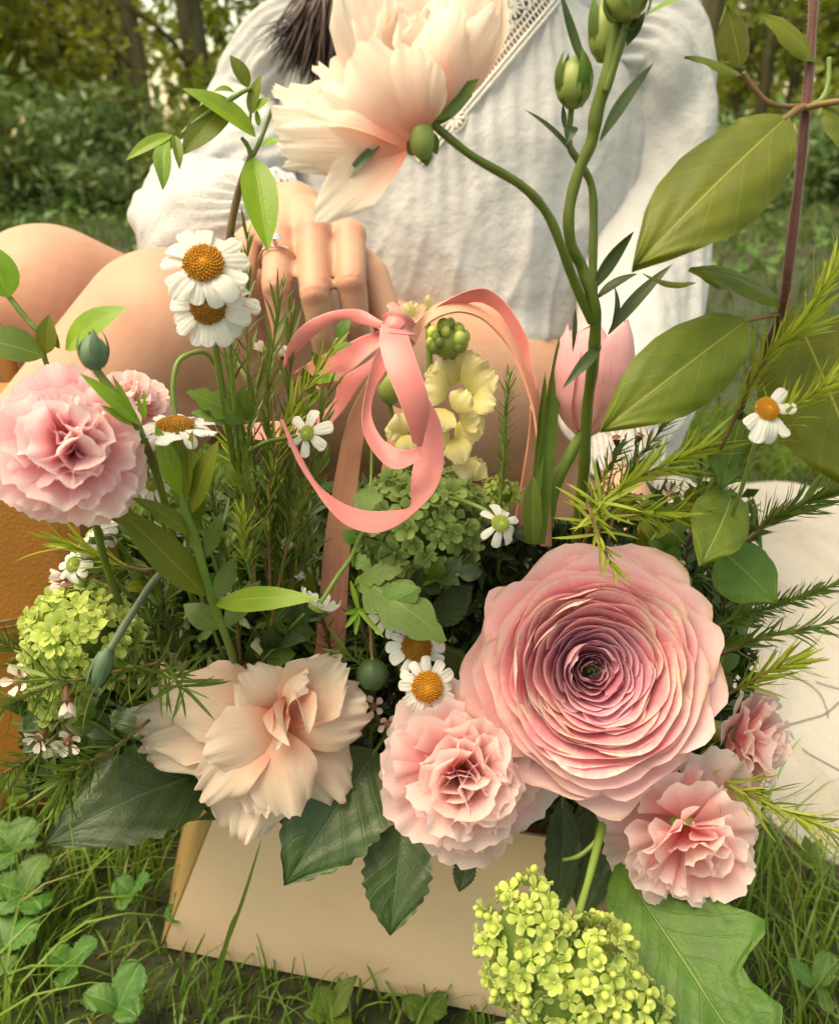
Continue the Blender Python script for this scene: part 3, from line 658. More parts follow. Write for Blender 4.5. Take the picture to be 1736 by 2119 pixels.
# blouse: lofted rings with gathers
ZZ = [.285, .30, .325, .37, .43, .50, .555, .595, .625, .65]
RX = [.178, .20, .212, .213, .207, .20, .19, .16, .10, .075]
RY = [.135, .155, .168, .168, .157, .14, .118, .098, .082, .074]
XV, ZV, KV = .014, .494, (.118, .128)
kd = np.array(KV) / np.hypot(*KV)
def vt(x, z, s=1):        # distance along and inside of the neckline (s = side)
    dx, dz = (x - XV) * s, z - ZV
    return dx * kd[0] + dz * kd[1], -dx * kd[1] + dz * kd[0]
def torso(th, z):
    rx = np.interp(z, ZZ, RX); ry = np.interp(z, ZZ, RY)
    x = BX + rx * np.sin(th); t1 = vt(x, z, 1)[1]; t2 = vt(x, z, -1)[1]
    front = np.cos(th) > 0
    dist = np.where(front, np.clip(-np.maximum(np.minimum(t1, t2), -.3), 0, .3), np.clip(.60 - z, 0, .3))
    gat = np.exp(-dist / .055) * (1 - np.exp(-dist / .004))
    low = np.clip((.53 - z) / .2, 0, 1)
    d = .0030 * gat * np.sin(th * 70 + 9 * wob(th * 3, z * 9, 3)) * (.5 + .5 * wob(th * 8, z * 10, 33)) + .009 * low * wob(th * 5.5, z * 7, 14) + .0028 * wob(th * 11, z * 14, 15) * (.3 + low) + .0015 * wob(th * 24, z * 40, 16)
    d = d + low * (.008 * np.exp(-5 * np.abs(wob(th * 4 + z * 6, z * 9, 71))) + .005 * np.exp(-5 * np.abs(wob(th * 9 - z * 14, z * 20, 72)))) - .004 * low
    d = d + .010 * np.exp(-((z - .325) / .02) ** 2) * (1 + .5 * np.sin(th * 9))
    return BX + (rx + d) * np.sin(th), BY - (ry + d) * np.cos(th)
def torso_front(x, z, off=0.):
    rx = np.interp(z, ZZ, RX); ry = np.interp(z, ZZ, RY)
    return BY - ry * np.sqrt(np.clip(1 - ((x - BX) / rx) ** 2, .02, 1)) - off
nu, nv = 420, 110
th, z = np.meshgrid(np.linspace(0, 2 * np.pi, nu, endpoint=False), np.linspace(.285, .65, nv)); th = th.ravel(); z = z.ravel()
x, y = torso(np.where(th > np.pi, th - 2 * np.pi, th), z)
z2 = z - .012 * np.exp(-((z - .29) / .015) ** 2) * wob(np.cos(th) * 3, np.sin(th) * 3, 18)
F = gridf(nu, nv, True); fx = x[F].mean(1); fz = z[F].mean(1); fy = y[F].mean(1)
hole = (vt(fx, fz, 1)[1] > 0) & (vt(fx, fz, -1)[1] > 0) & (fy < BY)
blouse = part('blouse', (np.stack([x, y, z2], 1), F[~hole], None), 'blouse_cloth', person)
plainmat('blouse_dark', (.02, .022, .04), .8, (.3, .3, .36), 300)
zz_, tt_ = np.meshgrid(np.linspace(.27, .33, 6), np.linspace(0, 2 * np.pi, 120, endpoint=False), indexing='ij')
rx = np.interp(zz_, [.27, .33], [.165, .18]); ry = np.interp(zz_, [.27, .33], [.120, .135])
part('shorts', (np.stack([BX + rx * np.sin(tt_), BY - ry * np.cos(tt_), zz_], -1).reshape(-1, 3), gridf(120, 6, True), None), 'blouse_dark', person)
def sleeve(pts, rads, seed, n=120, m=110, gat=()):
    C = catmull(np.column_stack([pts, rads]), max(2, m // (len(pts) - 1)))
    p, r = C[:, :3], C[:, 3]; g = tube(p, np.maximum(r, 1e-3), n, 1, False)
    k = len(p); V = g[0].reshape(k, n, 3); c = p[:, None]; dv = V - c
    a = np.linspace(0, 2 * np.pi, n, endpoint=False)[None]; s = np.linspace(0, 1, k)[:, None]
    f = 1 + .10 * wob(np.cos(a) * 2 + s * 9, np.sin(a) * 2 + s * 3, seed) + .07 * wob(np.cos(a) * 4 + s * 4, np.sin(a) * 4 - s * 22, seed + 1) + .035 * wob(np.cos(a) * 9, np.sin(a) * 9 + s * 50, seed + 2)
    for g0, wd, fr in gat: f = f + .10 * np.exp(-((s - g0) / wd) ** 2) * np.sin(a * fr + 2 * np.sin(a * 3))
    V = c + dv * f[..., None]
    return V.reshape(-1, 3), gridf(n, k, True), g[2]
part('sleeve', sleeve([(BX - .08, BY, .575), (BX - .165, BY - .005, .572), Pt(532, 235, .83), Pt(508, 350, .775), Pt(440, 425, .715), Pt(415, 458, .68), Pt(450, 470, .645), Pt(520, 466, .612), Pt(580, 455, .592), Pt(596, 451, .586)], [.05, .052, .046, .046, .050, .053, .053, .046, .033, .023], 61, gat=[(.93, .1, 34), (.05, .1, 26), (.47, .05, 17)]), 'blouse_cloth', blouse)
part('sleeve', sleeve([(BX + .08, BY, .578), (BX + .185, BY - .01, .575), (BX + .200, .905, .49), (BX + .186, .85, .39), Pt(1310, 840, .70), W2 * .9 + Pt(1310, 840, .70) * .1, W2 - np.array([0, .01, .01])], [.05, .058, .055, .056, .05, .03, .024], 64, gat=[(.93, .1, 34), (.05, .1, 26)]), 'blouse_cloth', blouse)
# lace band along the neckline
plainmat('lace_thread', (.78, .74, .66), .8, None, 300)
lg = []
def lp(s, t, side, off=.0045):
    x = XV + side * (s * kd[0] - t * kd[1]); zz = ZV + s * kd[1] + t * kd[0]
    return np.array([x, float(torso_front(x, zz, off)), zz])
for side in (1, -1):
    S0, S1 = -.02 if side > 0 else .0, .175
    for t, r0 in ((-.003, .0012), (.001, .0015), (.0075, .0009), (.013, .0008), (.040, .0012), (.0435, .001)):
        lg.append(tube([lp(s, t, side) for s in np.linspace(S0, S1, 14)], r0, 5, 2))
    for s in np.arange(S0, S1, .0042):
        lg.append(tube([lp(s, .001, side), lp(s + .001, .0075, side)], .0008, 4, 1, False))
        lg.append(tube([lp(s + .002, .0075, side), lp(s + .003, .013, side)], .0007, 4, 1, False))
        lg.append(tube([lp(s, .040, side), lp(s + .001, .0435, side)], .0007, 4, 1, False))
    for k_, s in enumerate(np.arange(S0 + .006, S1, .0235)):
        for t0 in (.0262,):
            for a in np.arange(0, 6.28, 6.283 / 13):
                q = [lp(s + r_ * math.cos(a), t0 + r_ * math.sin(a), side, .005) for r_ in (.0012, .005, .0085, .0115)]
                lg.append(tube(q, [.0004, .0012, .0013, .0006], 5, 2))
            lg.append(ball(lp(s, t0, side, .006), .0018, 6, 5))
            for a in np.arange(0, 6.28, 6.283 / 6):
                lg.append(tube([lp(s + .0117 * math.cos(a + q), t0 + .0135 * math.sin(a + q), side) for q in (0, .35, .7, 1.05)], .0007, 4, 1, False))
        s2 = s + .01175
        for t0 in (.018, .035): 
            lg.append(tube([lp(s2 + .004 * math.cos(a), t0 + .0035 * math.sin(a), side) for a in np.linspace(0, 6.283, 9)], .0011, 4, 1, False))
        for q in (-1, 1): lg.append(tube([lp(s2, .0205, side), lp(s2 + q * .003, .0262, side), lp(s2, .032, side)], .0009, 4, 2, False))
part('lace', join(lg), 'lace_thread', blouse)
# hair
plainmat('hair', (.022, .011, .008), .45, (.045, .022, .014), 30, stretch=(1, 1, .1), bumpk=.1)
r = rnd(12); hg = []
for i in range(300):
    a = r.random(); tipx = 562 + 215 * a ** .8 + r.uniform(-12, 12); tipy = 75 + 140 * (a ** .6) + r.uniform(-30, 60)
    rt = (np.array([BX - .045 + r.uniform(-.03, .03), BY - .085 + r.uniform(-.01, .03), .86]))
    mid = Pt(690 + 40 * a + r.uniform(-25, 25), -110 + r.uniform(-20, 20), .745 + r.uniform(-.012, .02))
    m2 = Pt(640 + 110 * a + r.uniform(-14, 14), 10 + 30 * a, .735 + r.uniform(-.01, .02))
    hg.append(tube([rt, mid, m2, Pt(tipx, tipy, .74 + r.uniform(-.01, .02))], [.003, .0032, .0026, .0003], 4, 5))
for i in range(26):
    tipx = 520 + 80 * r.random(); m2 = Pt(620 + r.uniform(-30, 30), 20, .74)
    hg.append(tube([Pt(700, -110, .75), m2, Pt(tipx, 90 + r.uniform(-30, 60), .745)], [.0012, .0009, .0002], 4, 6))
cap = ball((BX, BY - .015, .812), .093, 28, 20, (.95, 1.02, 1.25)); keep = ~((cap[0][:, 1] < BY - .055) & (cap[0][:, 2] < .865))
fk = keep[cap[1]].all(1); hg.append((cap[0], cap[1][fk], cap[2]))
for i in range(60):
    a = math.pi * r.uniform(.05, .95); q = np.array([BX + .095 * math.cos(a), BY + .02 + .07 * math.sin(a), .82])
    hg.append(tube([q, q + np.array([.0, .01, -.12]), q + np.array([r.uniform(-.02, .02), .03, -.27])], [.012, .011, .002], 5, 4))
part('hair', join(hg), 'hair', person)
# ring on the finger
plainmat('rose_gold', (.75, .40, .30), .25, metal=1.0)
gm, nt, N, L, B = newmat('gem'); B.inputs['Base Color'].default_value = (.95, .95, .97, 1); B.inputs['Roughness'].default_value = .03; B.inputs['Metallic'].default_value = .75; B.inputs['Specular IOR Level'].default_value = 1
fa = nrm(FI[2][1][0] - FI[2][0][0]); rc = FI[2][0][0] * .50 + FI[2][1][0] * .50
ring = thing('ring', 'thin rose gold ring with a round clear stone on the third finger of the hand', 'ring', rc)
ex = nrm(np.cross(fa, FV)); ey = nrm(np.cross(ex, fa))
rr = .0117
part('band', tube([rc + rr * (math.cos(a) * ex + math.sin(a) * ey) for a in np.linspace(0, 6.283, 41)], .0008, 8, 1, False), 'rose_gold', ring)
top = -1 if np.dot(ey, FV) > 0 else 1
for q in range(-4, 5):
    if abs(q) < 1: continue
    a = (math.pi / 2) * top + q * .16; part('small_stone', ball(rc + (rr + .0008) * (math.cos(a) * ex + math.sin(a) * ey), .0009, 6, 4), 'gem', ring, smooth_=False)
a = math.pi / 2 * top; gcx = rc + (rr + .0025) * (math.cos(a) * ex + math.sin(a) * ey) + ex * .002 * np.sign(ex[0]) + UV_ * .003
part('stone', ball(gcx, .0033, 8, 5), 'gem', ring, smooth_=False)
for a in range(4): part('prong', tube([rc + ey * top * rr, gcx + .003 * (math.cos(a * 1.57) * ex + math.sin(a * 1.57) * fa)], .0004, 5, 1), 'rose_gold', ring)

# ================================================================== tan leather bag at the left
def leather():
    m, nt, N, L, B = newmat('tan_leather'); tc = coords(N)
    a = noise(N, L, tc.outputs['Object'], 9, 4); vo = N.new('ShaderNodeTexVoronoi'); vo.inputs['Scale'].default_value = 420; L.new(tc.outputs['Object'], vo.inputs['Vector'])
    c = mixc(N, L, smooth(N, L, a, .3, .7), (.36, .15, .022), (.29, .115, .017)); L.new(c, B.inputs['Base Color']); B.inputs['Roughness'].default_value = .42
    bump(N, L, math_(N, L, 'ADD', vo.outputs['Distance'], a), .25, .001, B)
leather()
hb = thing('leather_bag', 'mustard tan leather bag with a double stitched seam, standing at the left edge', 'bag', (-.32, .53, 0))
lv, lf = [], None
nu, nv = 60, 24
th, v = np.meshgrid(np.linspace(0, 2 * np.pi, nu, endpoint=False), np.linspace(0, 1, nv)); th = th.ravel(); v = v.ravel()
def superq(th, a, b, e=.45): return a * np.sign(np.cos(th)) * np.abs(np.cos(th)) ** e, b * np.sign(np.sin(th)) * np.abs(np.sin(th)) ** e
LB = Pt(-75, 1000, .555)
prof = np.interp(v, [0, .03, .1, .5, .8, .93, .985, 1], [.0, .86, .97, 1, .95, .86, .6, .0]); zz = np.interp(v, [0, .03, .1, .5, .8, .93, .985, 1], [0.003, .003, .02, .17, .28, .325, .342, .345])
sx, sy = superq(th, .098, .055)
V = np.stack([LB[0] + sx * prof - .02 * (v - .5), LB[1] + .02 + sy * prof + .012 * np.sin(th * 3) * v, zz], 1)
part('shell', (V, gridf(nu, nv, True), np.stack([th, v], 1)), 'tan_leather', hb)
# flap lying over the front with a stitched edge
u, v = np.meshgrid(np.linspace(-1, 1, 30), np.linspace(0, 1, 20)); u = u.ravel(); v = v.ravel()
fx = LB[0] + .092 * u * (1 - .04 * v); low = .185 + .035 * np.abs(u) ** 2.5 
fz = .349 - (.349 - low) * v + .0; fy = LB[1] + .02 - np.interp(v, [0, .08, .2, 1], [.0, .035, .052, .0605]) * np.where(np.abs(u) > .9, .93, 1)
fl = part('flap', (np.stack([fx, fy, fz], 1), gridf(30, 20), None), 'tan_leather', hb)
for dd in (.006, .011):
    P = [(LB[0] + .089 * q, LB[1] + .02 - .0615, .185 + .035 * abs(q) ** 2.5 + dd) for q in np.linspace(-1, 1, 25)]
    part('stitching', tube(P, .0009, 5, 2), 'stem_brown', hb)
part('strap', tube([(LB[0] - .09, LB[1] + .02, .30), (LB[0] - .12, LB[1] + .02, .40), (LB[0] - .03, LB[1] + .05, .455), (LB[0] - .0, LB[1] + .08, .38), (LB[0] + .02, LB[1] + .07, .28)], .006, 10, 8), 'tan_leather', hb)

# ================================================================== paper flower bag
def paper(name, col, col2):
    m, nt, N, L, B = newmat(name); tc = coords(N)
    a = noise(N, L, tc.outputs['Object'], 12, 4); b = noise(N, L, tc.outputs['Object'], 700, 3)
    c = mixc(N, L, smooth(N, L, a, .3, .7), col, col2); c = mixc(N, L, math_(N, L, 'MULTIPLY', smooth(N, L, b, .5, .75), .12), c, tuple(x * .7 for x in col))
    sc_ = noise(N, L, tc.outputs['Object'], 34, 5, .7); c = mixc(N, L, math_(N, L, 'MULTIPLY', smooth(N, L, sc_, .58, .75), .22), c, tuple(x * .72 for x in col))
    L.new(c, B.inputs['Base Color']); B.inputs['Roughness'].default_value = .75; B.inputs['Specular IOR Level'].default_value = .2
    bump(N, L, math_(N, L, 'ADD', a, math_(N, L, 'MULTIPLY', b, .15)), .25, .0016, B)
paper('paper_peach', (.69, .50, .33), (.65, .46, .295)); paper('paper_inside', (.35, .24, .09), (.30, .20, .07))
bagT = thing('flower_bag', 'peach coloured stiff paper carrier bag holding the flowers, wide at the base', 'bag', (-.03, .41, 0))
BH = .155
topc = [(-.113, .360), (.088, .318), (.15, .425), (-.134, .462)]
def panel(a, b, c, d, t=.0018, nu=16, nv=12, bow=.0):
    a, b, c, d = map(np.array, (a, b, c, d)); u, v = np.meshgrid(np.linspace(0, 1, nu), np.linspace(0, 1, nv)); u = u.ravel()[:, None]; v = v.ravel()[:, None]
    n = nrm(np.cross(b - a, d - a)); P = a * (1 - u) * (1 - v) + b * u * (1 - v) + c * u * v + d * (1 - u) * v + n * bow * 16 * u * (1 - u) * v * (1 - v) / 4
    k = nu * nv; F = gridf(nu, nv)
    e = list(range(nu)) + [nu * (j + 1) + nu - 1 for j in range(nv - 1)] + [k - 2 - i for i in range(nu - 1)] + [nu * (nv - 2 - j) for j in range(nv - 2)]
    T, Bt = P + n * t / 2, P - n * t / 2; m = len(e)
    R = np.array([[2 * k + i, 2 * k + (i + 1) % m, 2 * k + m + (i + 1) % m, 2 * k + m + i] for i in range(m)])
    return np.vstack([T, Bt, T[e], Bt[e]]), np.vstack([F, F[:, ::-1] + k, R[:, ::-1]]), None
c0 = [np.array([*BAG[i], .004]) for i in range(4)]; c1 = [np.array([*topc[i], BH]) for i in range(4)]
part('front_panel', panel(c0[0], c0[1], c1[1], c1[0], bow=.004), 'paper_peach', bagT)
e_ = np.array([.001, 0, 0])
part('side_panel', panel(c0[3] - e_, c0[0] - e_, c1[0] - e_, c1[3] - e_), 'paper_inside', bagT)
part('side_panel', panel(c0[1] + e_, c0[2] + e_, c1[2] + e_, c1[1] + e_), 'paper_inside', bagT)
part('back_panel', panel(c0[2], c0[3], c1[3], c1[2]), 'paper_peach', bagT)
part('base_panel', panel(c0[0] + np.array([.004, .004, 0]), c0[1] + np.array([-.004, .004, 0]), c0[2] + np.array([-.004, -.004, 0]), c0[3] + np.array([.004, -.004, 0])), 'paper_inside', bagT)
def woodgrain():
    m, nt, N, L, B = newmat('handle_veneer'); tc = coords(N); mp = N.new('ShaderNodeMapping'); mp.inputs['Scale'].default_value = (22, 1.6, 1); L.new(tc.outputs['UV'], mp.inputs['Vector'])
    a = noise(N, L, mp.outputs[0], 1.0, 5, .65)
    c = ramp(N, L, a, [(.25, (.60, .22, .13)), (.5, (.74, .33, .215)), (.75, (.80, .44, .31))]); L.new(c, B.inputs['Base Color']); B.inputs['Roughness'].default_value = .6
    bump(N, L, a, .4, .001, B)
woodgrain()
def satin():
    m, nt, N, L, B = newmat('ribbon_satin'); tc = coords(N); mp = N.new('ShaderNodeMapping'); mp.inputs['Scale'].default_value = (60, 500, 1); L.new(tc.outputs['UV'], mp.inputs['Vector'])
    sp_ = N.new('ShaderNodeSeparateXYZ'); L.new(tc.outputs['UV'], sp_.inputs[0])
    a = noise(N, L, mp.outputs[0], 1.0, 2); sv = smooth(N, L, math_(N, L, 'ABSOLUTE', math_(N, L, 'SUBTRACT', sp_.outputs[0], .5)), .44, .485)
    cr = noise(N, L, tc.outputs['Object'], 60, 3)
    c = mixc(N, L, a, (.73, .225, .21), (.66, .185, .175)); c = mixc(N, L, math_(N, L, 'MULTIPLY', sv, .5), c, (.82, .38, .34)); L.new(c, B.inputs['Base Color'])
    B.inputs['Roughness'].default_value = .30; B.inputs['Specular IOR Level'].default_value = .6; B.inputs['Anisotropic'].default_value = .6; B.inputs['Sheen Weight'].default_value = .2
    bump(N, L, math_(N, L, 'ADD', math_(N, L, 'ADD', math_(N, L, 'MULTIPLY', a, .4), math_(N, L, 'MULTIPLY', sv, .8)), math_(N, L, 'MULTIPLY', cr, 1.5)), .3, .0010, B)
satin()
def ribbon(A, Bq, t=.00035, n=8, nw=7, bulge=0.):
    """ribbon between two edges, points in photograph units (x, y, d)"""
    a = catmull(np.array(stempts(A)), n); b = catmull(np.array(stempts(Bq)), n); k = len(a)
    u = np.linspace(0, 1, nw)[None, :, None]; P = a[:, None] * (1 - u) + b[:, None] * u
    tx = np.gradient(P, axis=0); N_ = nrm(np.cross(tx, (b - a)[:, None] + 0 * tx))
    if bulge: P = P + N_ * bulge * 4 * u * (1 - u)
    uv = np.stack(np.meshgrid(np.linspace(0, 1, nw), np.linspace(0, 1, k)), -1).reshape(-1, 2); m = nw * k; F = gridf(nw, k)
    T, Bt = (P + N_ * t / 2).reshape(-1, 3), (P - N_ * t / 2).reshape(-1, 3)
    e = list(range(nw)) + [nw * (j + 1) + nw - 1 for j in range(k - 1)] + [m - 2 - i for i in range(nw - 1)] + [nw * (k - 2 - j) for j in range(k - 2)]; q = len(e)
    R = np.array([[2 * m + i, 2 * m + (i + 1) % q, 2 * m + q + (i + 1) % q, 2 * m + q + i] for i in range(q)])
    return np.vstack([T, Bt, T[e], Bt[e]]), np.vstack([F, F[:, ::-1] + m, R[:, ::-1]]), np.vstack([uv, uv, uv[e], uv[e]])
def zd(pts, d): return [(p[0], p[1], p[2] if len(p) > 2 else d) for p in pts]
h1 = part('handle', ribbon([(648, 1420, .445), (652, 1354, .44), (661, 1246, .43), (673, 1110, .42), (692, 996, .412), (708, 912, .405), (726, 853, .40), (756, 795, .398), (800, 720, .396), (830, 690, .396)],
                           [(705, 1435, .445), (714, 1341, .44), (719, 1246, .43), (726, 1123, .42), (743, 979, .412), (751, 918, .405), (764, 850, .402), (783, 800, .400), (835, 735, .402), (858, 712, .402)], .0012), 'handle_veneer', bagT)
part('handle', ribbon([(858, 712, .402), (868, 692, .404), (888, 668, .407), (918, 652, .41), (954, 646, .413), (994, 658, .416), (1028, 687, .418), (1056, 724, .42), (1076, 765, .421), (1096, 823, .422), (1106, 868, .423), (1113, 930, .425), (1119, 1010, .43), (1118, 1130, .44)],
                      [(838, 690, .396), (862, 665, .402), (888, 640, .412), (925, 622, .416), (957, 618, .42), (998, 628, .424), (1038, 645, .427), (1066, 697, .428), (1086, 738, .429), (1108, 800, .430), (1122, 860, .431), (1130, 930, .432), (1136, 1010, .436), (1140, 1130, .446)], .0012), 'handle_veneer', bagT)
part('rear_handle', ribbon([(812, 840, .452), (805, 890, .455), (790, 970, .46), (778, 1060, .47)], [(838, 850, .452), (832, 900, .455), (822, 980, .46), (812, 1065, .47)], .0012), 'handle_veneer', bagT)
part('rear_handle', ribbon([(1098, 840, .445), (1094, 900, .45), (1082, 980, .455), (1060, 1110, .465)], [(1113, 840, .452), (1112, 900, .456), (1103, 985, .46), (1087, 1115, .47)], .0012), 'handle_veneer', bagT)
# ribbon bow
bow = thing('ribbon_bow', 'coral pink satin ribbon tied in a bow round the top of the bag handle', 'ribbon', Pt(815, 665, .39))
part('wrapped_band', ribbon(zd([(840, 690), (855, 673), (896, 639), (936, 615), (974, 600), (1008, 598), (1042, 622), (1072, 663), (1093, 707), (1100, 755), (1112, 805)], .412),
                            zd([(862, 700), (868, 690), (905, 655), (945, 634), (985, 625), (1010, 632), (1036, 652), (1062, 697), (1083, 740), (1094, 775), (1112, 812)], .418), bulge=.0), 'ribbon_satin', bow)
part('front_loop', ribbon([(790, 672, .378), (786, 692, .372), (786, 715, .365), (800, 768, .358), (824, 826, .356), (845, 884, .36), (853, 915, .366)],
                          [(838, 680, .378), (845, 695, .372), (850, 712, .365), (868, 765, .358), (884, 812, .357), (888, 860, .361), (872, 922, .368)], bulge=.001), 'ribbon_satin', bow)
part('front_loop', ribbon([(872, 922, .369), (855, 928, .368), (828, 931, .366), (794, 911, .368), (773, 877, .371), (768, 843, .374), (777, 802, .377), (799, 765, .38), (812, 722, .384)],
                          [(872, 948, .366), (868, 952, .364), (828, 971, .36), (794, 959, .361), (760, 915, .364), (749, 870, .368), (756, 813, .372), (770, 751, .377), (790, 706, .383)], bulge=-.0008), 'ribbon_satin', bow)
part('long_loop', ribbon([(868, 815, .378), (880, 860, .378), (876, 915, .379), (856, 962, .379), (850, 1006, .376), (848, 1048, .372), (807, 1057, .366), (756, 1057, .362), (715, 1044, .360), (681, 1023, .359), (651, 993, .358), (617, 932, .358), (588, 872, .358)],
                         [(885, 822, .378), (909, 867, .378), (918, 915, .378), (916, 969, .376), (899, 1017, .372), (862, 1057, .368), (821, 1088, .361), (773, 1103, .357), (719, 1088, .356), (681, 1054, .355), (647, 1006, .356), (614, 952, .356), (580, 868, .357)], bulge=.0008), 'ribbon_satin', bow)
part('side_loop', ribbon([(800, 655, .388), (790, 664, .386), (746, 641, .388), (692, 643, .385), (641, 663, .384), (610, 690, .384), (592, 724, .386), (586, 760, .388)],
                         [(800, 680, .388), (790, 682, .386), (746, 670, .388), (702, 663, .386), (670, 680, .386), (640, 705, .387), (604, 745, .388), (592, 775, .39)], bulge=.0006), 'ribbon_satin', bow)
part('side_loop', ribbon([(800, 685, .39), (787, 684, .391), (746, 697, .388), (702, 720, .388), (657, 740, .388), (605, 772, .389)],
                         [(800, 712, .388), (787, 717, .388), (760, 738, .386), (709, 782, .386), (668, 806, .386), (624, 789, .388)], bulge=-.0008), 'ribbon_satin', bow)
part('ribbon_tail', ribbon([(795, 712, .394), (766, 745, .398), (705, 786, .406), (690, 830, .412), (640, 870, .425), (560, 872, .44), (500, 880, .45)],
                           [(800, 730, .392), (768, 768, .396), (740, 805, .402), (704, 857, .41), (650, 905, .423), (565, 912, .438), (502, 905, .45)]), 'ribbon_satin', bow)
part('knot', ribbon([(792, 655, .385), (812, 646, .377), (840, 655, .378), (858, 672, .386)], [(786, 682, .384), (806, 690, .372), (842, 694, .373), (862, 692, .384)], .002, bulge=.003), 'ribbon_satin', bow)
part('knot', ribbon([(800, 632, .39), (806, 640, .384), (800, 664, .378), (790, 684, .38)], [(826, 640, .39), (842, 662, .382), (832, 676, .375), (822, 692, .376)], .001, bulge=.002), 'ribbon_satin', bow)
# ================================================================== flower builders
def petals(parent, M, variants, rings, seed, mat=None, s=1., jit=6, name='petal', z0=0.):
    """rings: (count, elevation deg, length, base radius, variant list, lift)"""
    r = rnd(seed); off = r.uniform(0, 6.28)
    for k, (n, el, ln, br, vs, lf) in enumerate(rings):
        for i in range(n):
            ph = off + 6.283 * (i + .5 * (k % 2)) / n + r.uniform(-.5, .5) * 3.6 / n
            e = math.radians(el + r.uniform(-jit, jit)); l_ = s * ln * r.uniform(.84, 1.14)
            m = M @ Matrix.Rotation(ph, 4, 'Z') @ Matrix.Translation((0, br * s, (z0 + lf) * s)) @ Matrix.Rotation(e, 4, 'X') @ Matrix.Rotation(r.uniform(-.15, .15), 4, 'Y') @ Matrix.Scale(l_, 4)
            link(name, variants[r.choice(vs)], parent, m)
def fanvars(mat, specs, nu=17, nv=8):
    return [mesh('petal', *fan(nu=nu, nv=nv, seed=100 + i, **k), mat) for i, k in enumerate(specs)]
def carn_vars(mat):
    sp = [dict(spread=.74, ruf=.030, nr=1.4, serr=.018, rim=.022, curl=-.14, cup=.12, claw=.3), dict(spread=.80, ruf=.035, nr=1.2, serr=.02, rim=.026, curl=-.24, cup=.05, claw=.3), dict(spread=.66, ruf=.04, nr=1.6, serr=.02, rim=.024, curl=-.06, cup=.3, claw=.3),
          dict(spread=.72, ruf=.05, nr=1.5, serr=.02, rim=.03, curl=-.22, cup=.35, fold=.1, claw=.3), dict(spread=.62, ruf=.05, nr=1.6, serr=.022, rim=.03, curl=-.30, cup=.25, fold=-.15, claw=.3), dict(spread=.66, ruf=.06, nr=1.3, serr=.022, rim=.03, curl=-.02, cup=.55, fold=.2, claw=.3),
          dict(spread=.50, ruf=.07, nr=1.5, serr=.025, rim=.035, curl=.10, cup=.8, fold=.35, claw=.2), dict(spread=.52, ruf=.08, nr=1.8, serr=.025, rim=.035, curl=.12, cup=-.6, fold=-.35, claw=.2)]
    return fanvars(mat, sp, 23, 10)
CV_ = {}
def carnation(label, c, axis, R, mat, seed, group='pink carnations of the arrangement', stempts_=None, rings=None, calyx=True, roll=0., flat=1.):
    if mat not in CV_: CV_[mat] = carn_vars(mat)
    C0 = Pt(*c); A = Cv(axis); s = R * c[2] / FPX
    t = thing('carnation', label, 'flower', C0 - A * s * .8, group)
    M = frame(C0 - A * s * .42, A, roll) @ Matrix.Diagonal((1, 1, flat, 1))
    rings = rings or [(8, 2, 1.0, .05, [0, 1], -.12), (8, 18, 1.0, .05, [0, 1, 2], -.06), (8, 36, .95, .06, [1, 2, 3, 4], .0), (7, 52, .92, .06, [2, 3, 4, 5], .03), (6, 68, .88, .05, [3, 4, 5, 2], .05), (5, 80, .86, .03, [5, 6, 4, 3], .06), (4, 88, .80, .0, [6, 5, 3], .06)]
    petals(t, M, CV_[mat], rings, seed, s=s, jit=13)
    if calyx:
        b = C0 - A * s * .42; P = [b + A * s * .05, b - A * s * .25, b - A * s * .65, b - A * s * .85]
        part('calyx', tube(P, [s * .2, s * .21, s * .17, s * .07], 12), 'bud_green', t)
        if stempts_: part('stem', tube([b - A * s * .8] + stempts(stempts_), s * .06, 8), 'stem_green', t)
    return t
def ellipse_points(n, seed):
    r = rnd(seed); k = np.arange(n) + .5; z = 1 - 2 * k / n; a = k * 2.39996 + .3 * np.array([r.uniform(-1, 1) for _ in range(n)])
    q = np.sqrt(1 - z * z); return np.stack([q * np.cos(a), q * np.sin(a), z], 1)
def floret_mesh(mat, seed, cup, np_=5, ruf=.05):
    gs = []
    r = rnd(seed)
    for i in range(np_):
        g = fan(L=1, spread=.52, cup=.25, curl=-.1, ruf=ruf, nr=1.5, serr=.0, dip=.3, nu=7, nv=5, seed=seed * 10 + i, claw=.1)
        M = Matrix.Rotation(6.283 * i / np_ + r.uniform(-.1, .1), 4, 'Z') @ Matrix.Rotation(math.radians(cup + r.uniform(-12, 12)), 4, 'X')
        gs.append(xf(g, M))
    gs.append(ball((0, 0, .1), .13, 6, 5)); return mesh('floret', *join(gs), mat)
FV_ = {}
